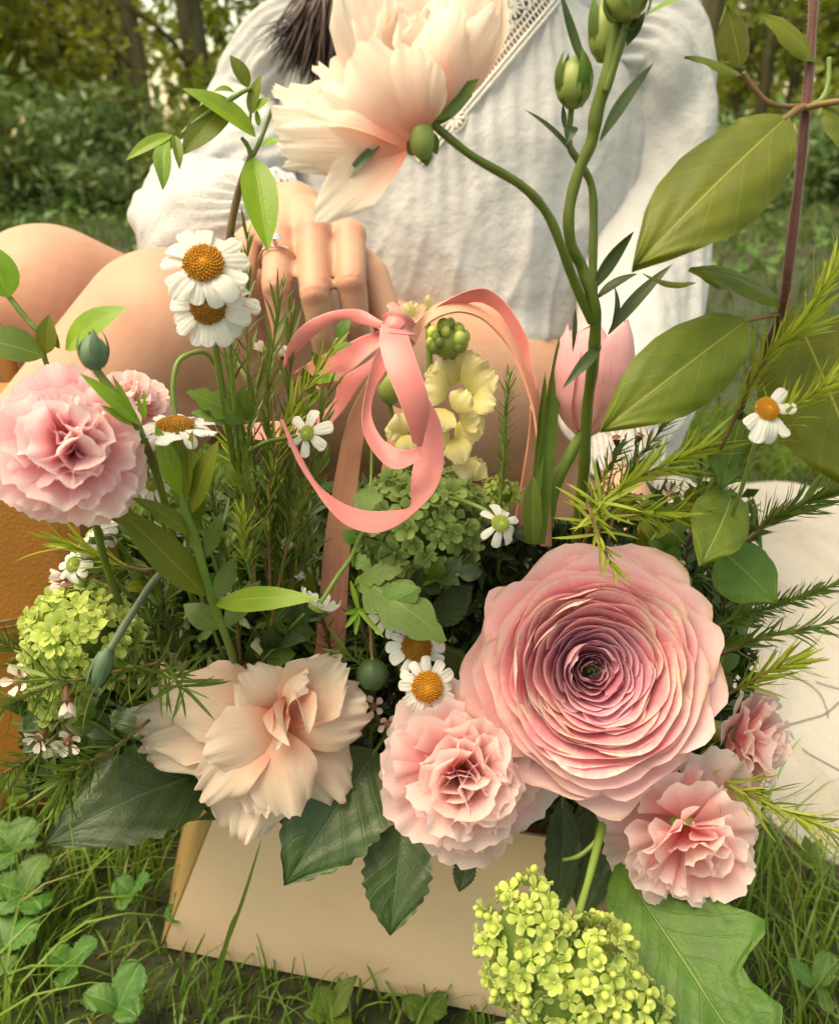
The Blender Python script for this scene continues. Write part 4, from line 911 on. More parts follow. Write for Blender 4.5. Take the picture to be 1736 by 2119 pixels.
def viburnum(label, c, axis, r3, n, fl, mat, seed, core='needle_green', buds=0, size=None, lobes=None):
    key = mat
    if key not in FV_: FV_[key] = [floret_mesh(mat, 1, 18), floret_mesh(mat, 2, 34), floret_mesh(mat, 3, 8), floret_mesh(mat, 4, 52), floret_mesh(mat, 5, 26, 4)]
    C0 = Pt(*c); A = Cv(axis); s = c[2] / FPX
    t = thing('viburnum', label, 'flower', C0 - A * r3[2] * s, 'green snowball flower heads')
    r = rnd(seed)
    for (ox, oy, od, rx, ry, rz, k) in (lobes or [(0, 0, 0, r3[0], r3[1], r3[2], n)]):
        Cc = C0 + (ox * RV - oy * UV_) * s + FV * od * s
        E = np.column_stack([RV * rx * s, UV_ * ry * s, -FV * rz * s])
        part('head_core', ball(Cc, 1, 14, 10, M=E * .70), core, t)
        for p in ellipse_points(k, seed):
            jit = 1 + r.uniform(-.09, .08); q = Cc + E @ p * jit
            nn = nrm(np.linalg.inv(E).T @ p + np.array([r.uniform(-.45, .45) for _ in range(3)]) * .012 / s * 1.0 * 0) 
            nn = nrm(nn + np.array([r.uniform(-.35, .35) for _ in range(3)]))
            m = frame(q, nn, r.uniform(0, 6.28), fl * s * r.uniform(.75, 1.25))
            link('floret', FV_[key][r.randrange(5)], t, m)
            if buds and r.random() < buds:
                bb = q + nn * fl * s * .55 + E @ np.array([r.uniform(-.1, .1) for _ in range(3)])
                if 'bb' not in FV_: FV_['bb'] = mesh('bud', *ball((0, 0, 0), 1, 8, 6, (1, 1, 1.15)), 'bud_lime')
                link('bud', FV_['bb'], t, frame(bb, nn, 0, fl * s * r.uniform(.26, .42)))
    return t
def bumpy_disc(seed):
    gs = [ball((0, 0, -.1), .97, 18, 9, (1, 1, .55))]; n = 150; r = rnd(seed)
    for i in range(n):
        q = math.sqrt((i + .5) / n) * 1.0; a = i * 2.39996; z = .45 * math.sqrt(max(0, 1 - q * q * .98)) - .1 * math.exp(-(q / .25) ** 2)
        gs.append(ball((q * math.cos(a), q * math.sin(a), z), .085 * r.uniform(.8, 1.15), 5, 4, (1, 1, 1.3)))
    return gs
DISC = None
RAYS = None
def daisy(label, c, axis, disc, R, n, seed, dmat='disc_yellow', droop=8, stem_=None, group='white daisies with yellow eyes', pw=.60, skip=(), cat='flower', involucre=True, dmesh=True, roll=0., jit=12, name='daisy'):
    global DISC, RAYS
    if DISC is None:
        b = join(bumpy_disc(4)); DISC = {m: mesh('disc', b[0], b[1], b[2], m) for m in ('disc_yellow', 'disc_ochre', 'bud_lime')}
        RAYS = [mesh('ray_petal', *blade((0, 0, 0), (0, 1, 0), pw_, (0, 0, 1), 'ray', bend=b_, cup=cp, curl=cu, ruf=.035, rfreq=2, groove=.035, nu=13, nv=10, seed=i), 'petal_white') for i, (pw_, b_, cp, cu) in enumerate([(.46, .04, -.12, -.1), (.5, .06, .10, -.18), (.42, .02, -.18, .05), (.48, .08, .08, -.28)])]
    C0 = Pt(*c); A = Cv(axis); s = c[2] / FPX; r = rnd(seed)
    t = thing(name, label, cat, C0 - A * disc * s, group); M = frame(C0, A, roll)
    link('disc', DISC[dmat], t, M @ Matrix.Scale(disc * s, 4))
    for i in range(n):
        if i in skip: continue
        a = 6.283 * i / n + r.uniform(-.08, .08); e = -math.radians(droop + r.uniform(-jit, jit)); L_ = (R - disc * .75) * s * r.uniform(.9, 1.08)
        link('ray_petal', RAYS[r.randrange(4)], t, M @ Matrix.Rotation(a, 4, 'Z') @ Matrix.Translation((0, disc * s * .78, -.05 * disc * s)) @ Matrix.Rotation(e, 4, 'X') @ Matrix.Rotation(r.uniform(-.2, .2), 4, 'Y') @ Matrix.Diagonal((L_ * pw / .46 * r.uniform(.9, 1.1), L_, L_, 1)))
    if involucre:
        part('calyx', xf(ball((0, 0, -.42), .8, 12, 8, (1, 1, .6)), M @ Matrix.Scale(disc * s, 4)), 'stem_light', t)
    if stem_: part('stem', tube([C0 - A * disc * s * .6] + stempts(stem_), 5.0 * s, 8), 'stem_light', t)
    return t
WAX = None
def waxflower(label, c, axis, R, seed, stem_=None, closed=0):
    global WAX
    if WAX is None:
        def w(el):
            return mesh('petal', *fan(L=1, spread=.50, cup=.7, curl=.12, ruf=.03, nr=1.5, serr=0, dip=.3, nu=9, nv=6, seed=el, claw=-.2), 'petal_wax')
        WAX = [w(1), w(2)]
    C0 = Pt(*c); A = Cv(axis); s = c[2] / FPX; r = rnd(seed)
    t = thing('waxflower', label, 'flower', C0 - A * R * s * .6, 'small waxflowers'); M = frame(C0, A, r.uniform(0, 6))
    for i in range(5):
        link('petal', WAX[i % 2], t, M @ Matrix.Rotation(1.2566 * i, 4, 'Z') @ Matrix.Translation((0, .2 * R * s, 0)) @ Matrix.Rotation(math.radians((62 if closed else 20) + r.uniform(-8, 8)), 4, 'X') @ Matrix.Scale(R * s * .85, 4))
    part('cup', tube([C0 - A * R * s * .95, C0 - A * R * s * .5, C0 - A * R * s * .02, C0 + A * R * s * .06], [R * s * .1, R * s * .26, R * s * .34, R * s * .28], 12), 'wax_center', t)
    part('style', tube([C0, C0 + A * R * s * .3], [R * s * .05, R * s * .03], 6, 2), 'bud_lime', t)
    if stem_: part('stem', tube([C0 - A * R * s * .9] + stempts(stem_), R * .09 * s, 6), 'stem_brown', t)
    return t
NEED = {}
def sprig(label, pts, n, nl, mat, smat, seed, spread=55, t0=.12, rad=4., nw=.055, tuft=True, grp='needle leaved sprigs of the arrangement', curve=.06, name='needle_sprig', cat='sprig', up=0.):
    if mat not in NEED:
        NEED[mat] = [mesh('needle', *blade((0, 0, 0), (0, 1, 0), w_, (0, 0, 1), 'strap', bend=b_, fold=.022, curl=c_, nu=3, nv=6, seed=i), mat) for i, (w_, b_, c_) in enumerate([(1., .03, .0), (1., -.03, .05), (1., .05, -.05), (1., .01, .10)])]
    P = np.array(stempts(pts)); d0 = pts[0][2]; s = d0 / FPX; r = rnd(seed); n = int(n * 1.25)
    t = thing(name, label, cat, P[0], grp)
    part('stem', tube(P, np.linspace(rad * s, rad * .45 * s, len(P)), 7), smat, t)
    C = catmull(P, 16); tg = nrm(np.gradient(C, axis=0)); m = len(C)
    for i in range(n):
        f = t0 + (1 - t0) * (i + r.random() * .8) / n; k = min(m - 1, int(f * (m - 1)))
        T = tg[k]; a = i * 2.39996 + r.uniform(-.3, .3); sp = math.radians(spread * (1 - .55 * max(0, f - .8) / .2 * tuft) + r.uniform(-14, 14))
        e1 = nrm(np.cross(T, FV)); e2 = np.cross(T, e1); D = T * math.cos(sp) + (e1 * math.cos(a) + e2 * math.sin(a)) * math.sin(sp) + np.array([0, 0, up])
        D = nrm(D); L_ = nl * s * r.uniform(.6, 1.15) * (1 - .25 * (f > .93))
        Z = nrm(np.cross(np.cross(D, T), D) + np.array([r.uniform(-.2, .2) for _ in range(3)])); X = nrm(np.cross(D, Z)); Z = np.cross(X, D)
        M = Matrix(((X[0] * L_ * nw, D[0] * L_, Z[0] * L_, C[k][0]), (X[1] * L_ * nw, D[1] * L_, Z[1] * L_, C[k][1]), (X[2] * L_ * nw, D[2] * L_, Z[2] * L_, C[k][2]), (0, 0, 0, 1)))
        link('needle', NEED[mat][r.randrange(4)], t, M)
    return t

def shell(M, s, a0, da, R, H, fl, seed, r0=.25, z0=0., ruf=.03, nu=23, nv=13, rnd_top=.12):
    '''one petal of a cup shaped bloom'''
    r = rnd(seed); u, v = np.meshgrid(np.linspace(-1, 1, nu), np.linspace(0, 1, nv)); u = u.ravel(); v = v.ravel()
    p1, p2, p3 = (r.uniform(0, 6) for _ in range(3)); k1, k2 = r.uniform(1.8, 3.2), r.uniform(5, 8)
    top = 1 - rnd_top * np.abs(u) ** 3 - 1.7 * np.clip(np.abs(u) - .66, 0, 1) ** 1.7 + .035 * np.sin(u * 3.2 + p1) + .014 * np.sin(u * 15 + p2)
    vv = v * top; an = a0 + u * da * (.45 + .55 * np.clip(v * 1.6, 0, 1))
    rad = R * (r0 + (1 - r0) * np.sin(np.clip(vv, 0, 1) * np.pi / 2)) + fl * R * vv ** 3 + ruf * R * v ** 3 * (np.sin(u * k1 + p1) + .7 * np.sin(u * k2 + p2)) + .02 * R * u
    z = z0 + H * vv ** 1.1 + ruf * H * v ** 3 * np.sin(u * k2 * .8 + p3)
    return xf((np.stack([rad * np.cos(an), rad * np.sin(an), z], 1) * s, gridf(nu, nv), np.stack([(u + 1) / 2, v], 1)), M)

# ================================================================== big ranunculus
def ranunculus(label, c, axis, R, seed, N=88, mats=('petal_mauve', 'petal_rose', 'petal_rose_outer')):
    C0 = Pt(*c); A = Cv(axis); s = R * c[2] / FPX; r = rnd(seed)
    t = thing('ranunculus', label, 'flower', C0 - A * s * .5); M = np.array(frame(C0, A))
    for i in range(N):
        q = (i + .5) / N; outer = i >= N - 17
        rn = (.045 + .70 * (q / ((N - 17) / N)) ** .95 if not outer else .75 + .25 * ((i - N + 17) / 17) ** .9) + r.uniform(-.010, .010)
        a0 = i * 2.39996 + r.uniform(-.35, .35); da = r.uniform(.95, 1.3) * (1.2 - .35 * rn) if not outer else r.uniform(.62, .85)
        zr = np.interp(rn, [0, .10, .22, .36, .5, .65, .8, .9, 1], [-.30, -.24, -.12, -.02, .03, .04, -.04, -.13, -.25]) + r.uniform(-.028, .028)
        H = np.interp(rn, [0, .3, .6, .8, 1], [.22, .36, .42, .40, .34])
        fl = np.interp(rn, [0, .2, .4, .55, .7, .8, .9, 1], [-.015, .0, .025, .07, .14, .24, .32, .40]) * r.uniform(.8, 1.15)
        ri = rn - fl
        nu, nv = (23, 11) if rn > .4 else (19, 8)
        u, v = np.meshgrid(np.linspace(-1, 1, nu), np.linspace(0, 1, nv)); u = u.ravel(); v = v.ravel()
        top = 1 - ((.12 + .10 * q) if not outer else .24) * np.abs(u) ** 2.2 - 1.5 * np.clip(np.abs(u) - .74, 0, 1) ** 1.6 + .022 * np.sin(u * 4.5 + r.uniform(0, 6)) + .010 * np.sin(u * 15 + r.uniform(0, 6)) + .005 * np.sin(u * 33 + r.uniform(0, 6))
        vv = v * top; an = a0 + u * da * (.55 + .45 * v ** .5)
        p1, p2 = r.uniform(0, 6), r.uniform(0, 6); k1, k2 = r.uniform(2.5, 5), r.uniform(6, 10)
        wv = (.008 + .014 * q + (.02 if outer else 0)) * v ** 2 * (np.sin(u * k1 + p1) + .55 * np.sin(u * k2 + p2))
        rad = ri * (.45 + .55 * np.sin(np.clip(vv, 0, 1) * np.pi / 2)) + fl * vv ** 2.4 + wv
        if r.random() < .35: rad = rad - (.03 + .03 * q) * np.clip(vv - .8, 0, 1) * 5 * vv ** 6 * np.exp(-((u - r.uniform(-.5, .5)) / .4) ** 2)   # rim folding inwards
        z = zr - H * (1 - vv) + (.03 if outer else .014) * v ** 2 * np.sin(u * k1 * 1.4 + p2)
        rad = np.maximum(rad + (.010 + .012 * q) * u * (1 if i % 2 else -1), .008)
        P = np.stack([rad * np.cos(an), rad * np.sin(an), z], 1) * s
        P = P @ M[:3, :3].T + M[:3, 3]
        mt = mats[0] if rn < .36 + r.uniform(-.08, .08) else mats[1] if rn < .72 + r.uniform(-.06, .06) else mats[2]
        part('petal', (P, gridf(nu, nv), np.stack([(u + 1) / 2, v], 1)), mt, t)
    cg = [xf(ball((.05 * math.cos(i * 2.4) * (i / 9) ** .5, .05 * math.sin(i * 2.4) * (i / 9) ** .5, -.24), .014, 5, 4, (1, 1, 2)), Matrix(M) @ Matrix.Scale(s, 4)) for i in range(9)]
    part('flower_center', join(cg), 'pod_green', t)
    b = C0 - A * s * .55
    part('stem', tube([b + A * s * .1, b - A * s * .2, Pt(1200, 1620, .43), Pt(1150, 1700, .47)], s * .045, 8), 'stem_light', t)
    return t
# ================================================================== the arrangement
# ---- filler deep inside the bag opening (uncountable small greenery)
r = np.random.default_rng(5); n = 9000
px = r.uniform(60, 1560, n); py = 1000 + 720 * r.random(n) ** .8; dd = .45 + .05 * r.random(n) + np.where(py > 1500, -.03, 0)
py = np.maximum(py, 1010 + 100 * np.sin(px / 140.)); ok = ~((py > 1640) & (px < 440)) & (py < 1690) & ~((px < 250) & (py < 1330))
pos = np.array([Pt(a, b, c) for a, b, c in zip(px[ok], py[ok], dd[ok])])
leafmat('filler_leaf', (.05, .085, .02), (.03, .055, .012), (.10, .15, .04), trans=.15, nv=3, side=.2, var=0, scale=30)
o = part('filler_greenery', leafcloud(len(pos), pos, .0095, 6, .38, .2), 'filler_leaf'); tag(o, 'mass of small dark leaves filling the bag between the flowers', 'greenery', kind='stuff')

# ---- ranunculus
ranunculus('huge open rose pink ranunculus with tightly packed rings of petals', (1240, 1392, .345), (-.05, .14, 1), 306, 3)

# ---- carnations
carnation('pink carnation at the left edge in front of the tan leather bag', (136, 918, .292), (.22, .15, 1), 160, 'petal_pink', 21, stempts_=[(230, 1200, .36), (330, 1420, .42)])
carnation('ruffled pale pink carnation hanging over the bag front below the ranunculus', (954, 1606, .352), (-.1, .1, 1), 172, 'petal_pale_pink', 22, stempts_=[(980, 1640, .43), (960, 1680, .46)])
carnation('half open pink carnation at the right between the ranunculus and the blanket', (1560, 1535, .385), (.75, -.1, .65), 112, 'petal_pale_pink', 23, stempts_=[(1460, 1560, .42), (1300, 1600, .46)], rings=[(6, 30, 1.0, .05, [0, 1, 2], -.1), (7, 48, 1.0, .05, [1, 2, 3], 0), (7, 64, .95, .05, [3, 4, 5], .05), (6, 78, .85, .04, [5, 6, 7], .1)])
carnation('small blush carnation nodding over the big lobed leaf', (1436, 1748, .352), (.08, -.28, 1), 140, 'petal_pale_pink', 24, stempts_=[(1385, 1590, .40), (1300, 1600, .45)], rings=[(6, 8, 1.1, .05, [0, 1, 2], -.1), (6, 38, 1.1, .05, [0, 1, 2], -.02), (6, 62, 1.0, .05, [2, 3, 4], .02), (5, 76, .9, .05, [3, 4, 5], .05), (3, 86, .8, .03, [5, 6], .08)], flat=1.1)
carnation('pale pink carnation mostly hidden behind the left one', (262, 830, .335), (.3, .6, .8), 88, 'petal_pale_pink', 25, stempts_=[(300, 1000, .38), (350, 1300, .42)])

# ---- peach lisianthus, lower left
def petal(parent, b, tp, w, n, mat, shape='petal', **k):
    if shape == 'petal':
        k['ruf'] = k.get('ruf', .04) * 1.0; k['cup'] = k.get('cup', 0) * .8
        return part('petal', petalfan(Pt(*b), Pt(*tp), w * (b[2] + tp[2]) / 2 / FPX, Cv(n), **k), mat, parent)
    k.setdefault('nu', 11); k.setdefault('nv', 14)
    return part('petal', blade(Pt(*b), Pt(*tp), w * (b[2] + tp[2]) / 2 / FPX, Cv(n), shape, **k), mat, parent)
t = thing('lisianthus', 'peach ruffled lisianthus bloom drooping over the left of the bag front', 'flower', Pt(560, 1500, .42), 'peach lisianthus')
D = .385
for b, tp, w, n, k in [
    ((575, 1490, D + .012), (285, 1490, D + .008), 190, (-.3, .5, 1), dict(bend=.10, cup=.1, ruf=.05, rfreq=2.5, seed=1)),
    ((570, 1500, D + .008), (288, 1562, D - .002), 130, (-.2, .1, 1), dict(bend=.06, cup=.25, ruf=.05, rfreq=3, seed=2, curl=-.1)),
    ((580, 1480, D + .006), (325, 1425, D - .004), 170, (-.1, .6, 1), dict(bend=.12, cup=-.12, ruf=.045, rfreq=2.2, seed=3)),
    ((585, 1500, D - .002), (425, 1560, D - .016), 150, (-.2, .0, 1), dict(bend=.12, cup=-.15, ruf=.03, rfreq=2, seed=4)),
    ((575, 1470, D + .004), (505, 1385, D - .006), 130, (0, .5, 1), dict(bend=.1, cup=.1, ruf=.05, rfreq=3, seed=5)),
    ((590, 1490, D - .0), (700, 1372, D - .012), 150, (.2, .35, 1), dict(bend=-.12, cup=.35, ruf=.05, rfreq=3, seed=6, curl=-.12)),
    ((590, 1485, D + .004), (758, 1470, D - .006), 165, (.3, .1, 1), dict(bend=.10, cup=-.12, ruf=.06, rfreq=2.6, seed=7, curl=-.1)),
    ((585, 1500, D + .012), (712, 1650, D + .008), 170, (.3, -.1, 1), dict(bend=.14, cup=-.1, ruf=.045, rfreq=3, seed=8)),
    ((565, 1510, D - .004), (598, 1690, D - .012), 160, (.05, .0, 1), dict(bend=.13, cup=-.14, ruf=.05, rfreq=3.4, seed=9)),
    ((570, 1510, D - .002), (405, 1650, D - .010), 130, (-.25, .1, 1), dict(bend=.14, cup=.15, ruf=.06, rfreq=3, seed=10, curl=-.12)),
    ((545, 1550, D + .008), (492, 1735, D - .002), 190, (-.1, -.1, 1), dict(bend=.1, cup=-.15, ruf=.055, rfreq=3.2, seed=11)),
    ((540, 1580, D + .002), (545, 1690, D - .010), 110, (0, .1, 1), dict(bend=.14, cup=-.2, ruf=.06, rfreq=3, seed=12)),
    ((600, 1480, D + .006), (640, 1392, D - .008), 80, (-.5, .2, 1), dict(bend=.2, cup=.3, ruf=.06, rfreq=2, seed=13, twist=.6))]:
    k['ruf'] = k.get('ruf', .04) * 1.4; k['rim'] = .8; petal(t, b, tp, w, n, 'petal_peach', **k)
for b, tp, w, n, k in [((592, 1450, D), (600, 1545, D - .022), 40, (-.6, 0, 1), dict(bend=.1, cup=.9, seed=14)), ((612, 1440, D), (640, 1520, D - .02), 42, (.5, 0, 1), dict(bend=.12, cup=.9, seed=15, ruf=.05)), ((575, 1475, D), (572, 1555, D - .018), 36, (.3, 0, 1), dict(bend=.1, cup=.8, seed=16))]:
    petal(t, b, tp, w, n, 'petal_peach', shape='strap', **k)
stem(t, [(585, 1480, D + .012), (600, 1450, .43), (650, 1500, .47)], 9, 'stem_green')
t2 = thing('lisianthus', 'small peach petal cluster peeping above the drooping peach bloom', 'flower', Pt(352, 1400, .42), 'peach lisianthus')
petal(t2, (360, 1420, .42), (352, 1350, .415), 46, (0, .2, 1), 'petal_peach', cup=-.2, ruf=.05, bend=.1); petal(t2, (365, 1425, .425), (330, 1395, .42), 44, (-.2, .2, 1), 'petal_peach', cup=-.1, ruf=.06, bend=.1)

# ---- tall lisianthus spray with two pale blooms, buds and leaves
ls = thing('lisianthus_spray', 'tall lisianthus stem with pale cream peach blooms and green buds, arching above the bag', 'flower', Pt(1205, 1000, .40), 'peach lisianthus')
stem(ls, [(1285, -30, .268, 15), (1282, 20, .27, 15), (1261, 136, .275, 15), (1238, 218, .28, 15), (1224, 289, .285, 13), (1197, 357, .29, 12), (1176, 442, .295, 12), (1183, 510, .30, 12), (1204, 555, .305, 12), (1227, 622, .31, 13), (1231, 690, .32, 13), (1227, 744, .33, 13), (1217, 826, .35, 12), (1210, 928, .37, 12), (1204, 1010, .39, 12), (1190, 1130, .42, 11)], 12, 'stem_green')
stem(ls, [(1228, 625, .312, 9), (1226, 544, .31, 9), (1228, 459, .307, 9), (1222, 380, .303, 8), (1195, 332, .298, 8), (1178, 300, .295, 7), (1180, 240, .292, 6), (1184, 205, .29, 7)], 8, 'stem_green')
stem(ls, [(884, 250, .262, 10), (905, 265, .264, 9), (980, 325, .27, 9), (1080, 385, .28, 10), (1130, 440, .288, 10), (1165, 520, .295, 10), (1190, 590, .304, 10), (1224, 665, .315, 10)], 10, 'stem_green')
stem(ls, [(1252, 190, .276, 9), (1275, 120, .272, 9), (1308, 10, .265, 9), (1312, -30, .262, 9)], 9, 'stem_green')
def bud(parent, c, axis, rx, ln, mat='bud_green', sepals=4, smat='leaf_mid', name='bud'):
    C0 = Pt(*c); A = Cv(axis); s = c[2] / FPX; M = frame(C0, A)
    b = part(name, xf(tube([(0, 0, -ln * .5 * s), (0, 0, -ln * .3 * s), (0, 0, 0), (0, 0, ln * .3 * s), (0, 0, ln * .5 * s)], [rx * .35 * s, rx * .85 * s, rx * s, rx * .7 * s, rx * .08 * s], 14), M), mat, parent)
    for i in range(sepals):
        m = np.array(M @ Matrix.Rotation(6.283 * i / sepals + .4, 4, 'Z'))
        g = blade((0, rx * .55 * s, -ln * .48 * s), (0, rx * .62 * s, ln * .62 * s), rx * .85 * s, (0, 1, 0), 'lance', bend=rx * .50 / (1.1 * ln), fold=-.25, nu=5, nv=9)
        part('sepal', xf(g, m), smat, parent)
    return b
bud(ls, (1187, 170, .285), (.0, 1, .25), 38, 98)
bud(ls, (1250, 62, .278), (-.05, 1, .2), 34, 120)
bud(ls, (1296, -2, .262), (.1, -1, .3), 46, 90)
for b, tp, w, n, k in [((1241, 292, .284), (1353, 129, .272), 30, (-.3, .3, 1), dict(bend=.05, fold=.3)), ((1214, 155, .28), (1158, -25, .272), 26, (.3, .2, 1), dict(bend=-.04, fold=.3)), ((1296, 95, .27), (1336, 22, .268), 24, (-.3, .2, 1), dict(fold=.3)), ((1195, 336, .297), (1083, 226, .29), 17, (.2, .4, 1), dict(bend=.08, fold=.3)), ((1180, 262, .294), (1172, 300, .29), 30, (0, 0, 1), dict(fold=.4, bend=.2)), ((1168, 268, .292), (1164, 215, .29), 12, (0, 0, 1), dict(fold=.4))]:
    leaf(ls, b, tp, w, n, 'leaf_sage', shape='lance', **k)
leaf(ls, (1330, 36, .27), (1450, -12, .262), 48, (-.2, .8, .7), 'leaf_bright', shape='lance', bend=.08)
for b, tp, w, n, k in [((1227, 600, .31), (1312, 478, .30), 30, (.4, .2, 1), dict(bend=-.12, fold=.25)), ((1258, 692, .322), (1392, 546, .31), 30, (-.3, .3, 1), dict(bend=.08, fold=.25)), ((1262, 686, .322), (1270, 590, .318), 16, (.5, 0, 1), dict(bend=.15, fold=.3)), ((1232, 620, .312), (1320, 566, .31), 24, (-.2, .6, 1), dict(bend=.10, fold=.3)), ((1243, 715, .326), (1163, 805, .315), 26, (.3, .5, 1), dict(bend=.12, fold=.25)), ((1190, 640, .32), (1184, 730, .325), 10, (0, 0, 1), dict(bend=.1))]:
    leaf(ls, b, tp, w, n, 'leaf_sage', shape='lance', **k)
# upper bloom
D = .262
bl_ = part('bloom', xf(ball((0, 0, 0), 1, 14, 10, (1, 1, 1.6)), frame(Pt(872, 285, D - .002), Cv((-.1, .9, .1)), 0, 27 * D / FPX)), 'bud_green', ls)
for b, tp, w, n, k in [
    ((868, 250, D + .022), (900, -110, D + .030), 300, (0, .2, 1), dict(cup=.22, bend=-.06, ruf=.05, seed=21)),
    ((862, 250, D + .018), (752, -50, D + .018), 270, (.25, .25, 1), dict(cup=.28, bend=-.10, ruf=.05, seed=22)),
    ((880, 245, D + .018), (990, -80, D + .022), 250, (-.25, .2, 1), dict(cup=.25, bend=-.08, ruf=.05, seed=23)),
    ((856, 240, D + .012), (742, 40, D + .004), 190, (.35, .4, 1), dict(cup=.30, bend=-.08, ruf=.05, seed=24, curl=.06)),
    ((858, 235, D + .010), (812, 8, D + .004), 150, (.2, .3, 1), dict(cup=.55, bend=-.14, ruf=.06, seed=25)),
    ((870, 230, D + .010), (880, -20, D + .006), 140, (-.3, .2, 1), dict(cup=.6, bend=-.10, ruf=.06, seed=26)),
    ((864, 230, D + .006), (846, 28, D - .002), 100, (.5, .2, 1), dict(cup=.6, bend=.08, ruf=.07, seed=27, twist=.4)),
    ((872, 232, D + .006), (922, 0, D - .002), 110, (-.5, .2, 1), dict(cup=.5, bend=.08, ruf=.07, seed=28, twist=-.4)),
    ((890, 232, D + .008), (1010, -80, D + .010), 170, (.35, .1, 1), dict(cup=-.30, bend=.12, ruf=.05, seed=29)),
    ((886, 236, D + .000), (1030, 20, D + .002), 112, (.4, .0, 1), dict(cup=-.34, bend=.10, ruf=.05, seed=30)),
    ((882, 244, D - .002), (940, 10, D - .006), 130, (.15, .0, 1), dict(cup=-.32, bend=.14, ruf=.05, seed=31)),
    ((850, 292, D - .002), (742, 96, D - .012), 178, (-.2, .15, 1), dict(cup=-.24, bend=.16, ruf=.055, seed=32, curl=.05)),
    ((864, 274, D - .004), (846, 92, D - .014), 140, (.05, .1, 1), dict(cup=-.30, bend=.15, ruf=.055, seed=33, curl=.05)),
    ((872, 262, D - .004), (898, 128, D - .012), 84, (.2, .0, 1), dict(cup=-.35, bend=.15, ruf=.05, seed=34))]:
    o = petal(bl_, b, tp, w, n, 'petal_cream', **k); o.matrix_parent_inverse = Matrix.Identity(4)
for b, tp, w, n, k in [((884, 246, D - .006), (992, 162, D - .002), 50, (-.4, -.6, 1), dict(bend=-.1, fold=.2)), ((880, 256, D + .0), (978, 196, D + .004), 40, (0, -.6, 1), dict(bend=-.12, fold=.2)), ((868, 270, D), (884, 345, D + .004), 46, (.2, -.3, 1), dict(bend=.15, fold=-.3)), ((880, 270, D + .006), (905, 320, D + .008), 36, (.4, -.3, 1), dict(bend=.15, fold=-.3))]:
    leaf(ls, b, tp, w, n, 'leaf_mid', shape='lance', name='sepal', **k)
# lower bloom facing left
bl2 = part('bloom', xf(ball((0, 0, 0), 1, 12, 8, (1, 1, 1.3)), frame(Pt(858, 300, D + .006), Cv((-.9, .1, .1)), 0, 22 * D / FPX)), 'bud_green', ls)
for b, tp, w, n, k in [
    ((850, 295, D + .012), (574, 186, D + .014), 170, (.15, .7, 1), dict(cup=.25, bend=.05, ruf=.055, seed=41)),
    ((850, 292, D + .012), (660, 130, D + .014), 150, (.1, .5, 1), dict(cup=.22, bend=.04, ruf=.06, seed=42)),
    ((848, 296, D + .006), (566, 245, D + .004), 150, (-.1, .5, 1), dict(cup=.30, bend=.06, ruf=.06, seed=43)),
    ((845, 292, D + .002), (668, 176, D - .006), 120, (-.2, .6, 1), dict(cup=-.2, bend=.12, ruf=.06, seed=44)),
    ((842, 300, D + .000), (628, 222, D - .008), 110, (-.2, .5, 1), dict(cup=.35, bend=.06, ruf=.07, seed=45)),
    ((845, 305, D - .002), (572, 292, D - .008), 130, (-.1, -.3, 1), dict(cup=-.22, bend=.10, ruf=.055, seed=46)),
    ((838, 312, D - .002), (588, 336, D - .004), 76, (-.1, -.2, 1), dict(cup=-.2, bend=.08, ruf=.08, seed=48))]:
    o = petal(bl2, b, tp, w, n, 'petal_cream', **k); o.matrix_parent_inverse = Matrix.Identity(4)
o = petal(bl2, (834, 300, D - .002), (655, 452, D - .006), 112, (.2, .0, 1), 'petal_cream', cup=.16, bend=.05, ruf=.03, seed=47); o.matrix_parent_inverse = Matrix.Identity(4)
leaf(ls, (782, 300, D - .006), (712, 375, D - .006), 22, (0, 0, 1), 'leaf_sage', shape='strap', name='sepal', fold=.4, bend=.04)

# ---- tulip
tu = thing('tulip', 'closed dusty pink tulip standing behind the tall green stems', 'flower', Pt(1185, 1030, .45))
C0 = Pt(1222, 790, .43); A = Cv((.12, 1, .1)); s = .43 / FPX; M = frame(C0 - A * 110 * s, A)
for i in range(6):
    inner = i % 2; a0 = 6.283 * i / 6 + .55; nu, nv = 15, 14; u, v = np.meshgrid(np.linspace(-1, 1, nu), np.linspace(0, 1, nv)); u = u.ravel(); v = v.ravel()
    rad = np.interp(v, [0, .1, .3, .55, .8, 1], [14, 44, 76, 88, 82, 66]) - (7 if inner else 0) + 3 * np.sin(u * 5 + i) * v
    wa = np.interp(v, [0, .1, .35, .65, .85, .96, 1], [.5, .62, .74, .80, .80, .58, .14]); an = a0 + u * wa
    P = np.stack([rad * np.cos(an), rad * np.sin(an), v * (1 - .10 * np.abs(u) ** 2) * (218 + 9 * (i % 4)) + 4 * np.sin(u * 6)], 1) * s
    part('petal', xf((P, gridf(nu, nv), np.stack([(u + 1) / 2, v], 1)), M), 'petal_tulip', tu)
stem(tu, [(1206, 895, .43, 12), (1180, 940, .435, 13), (1150, 1000, .44, 14), (1125, 1110, .45, 15)], 13, 'stem_light')
for b, tp, w, n, k in [((1116, 1125, .425), (1157, 695, .42), 40, (.5, 0, 1), dict(fold=.35, bend=-.02)), ((1103, 1125, .41), (1104, 985, .405), 42, (-.3, 0, 1), dict(fold=.5, bend=.05)), ((1098, 1125, .415), (1128, 770, .43), 26, (.6, 0, 1), dict(fold=.3))]:
    leaf(tu, b, tp, w, n, 'leaf_mid', shape='strap', **k)

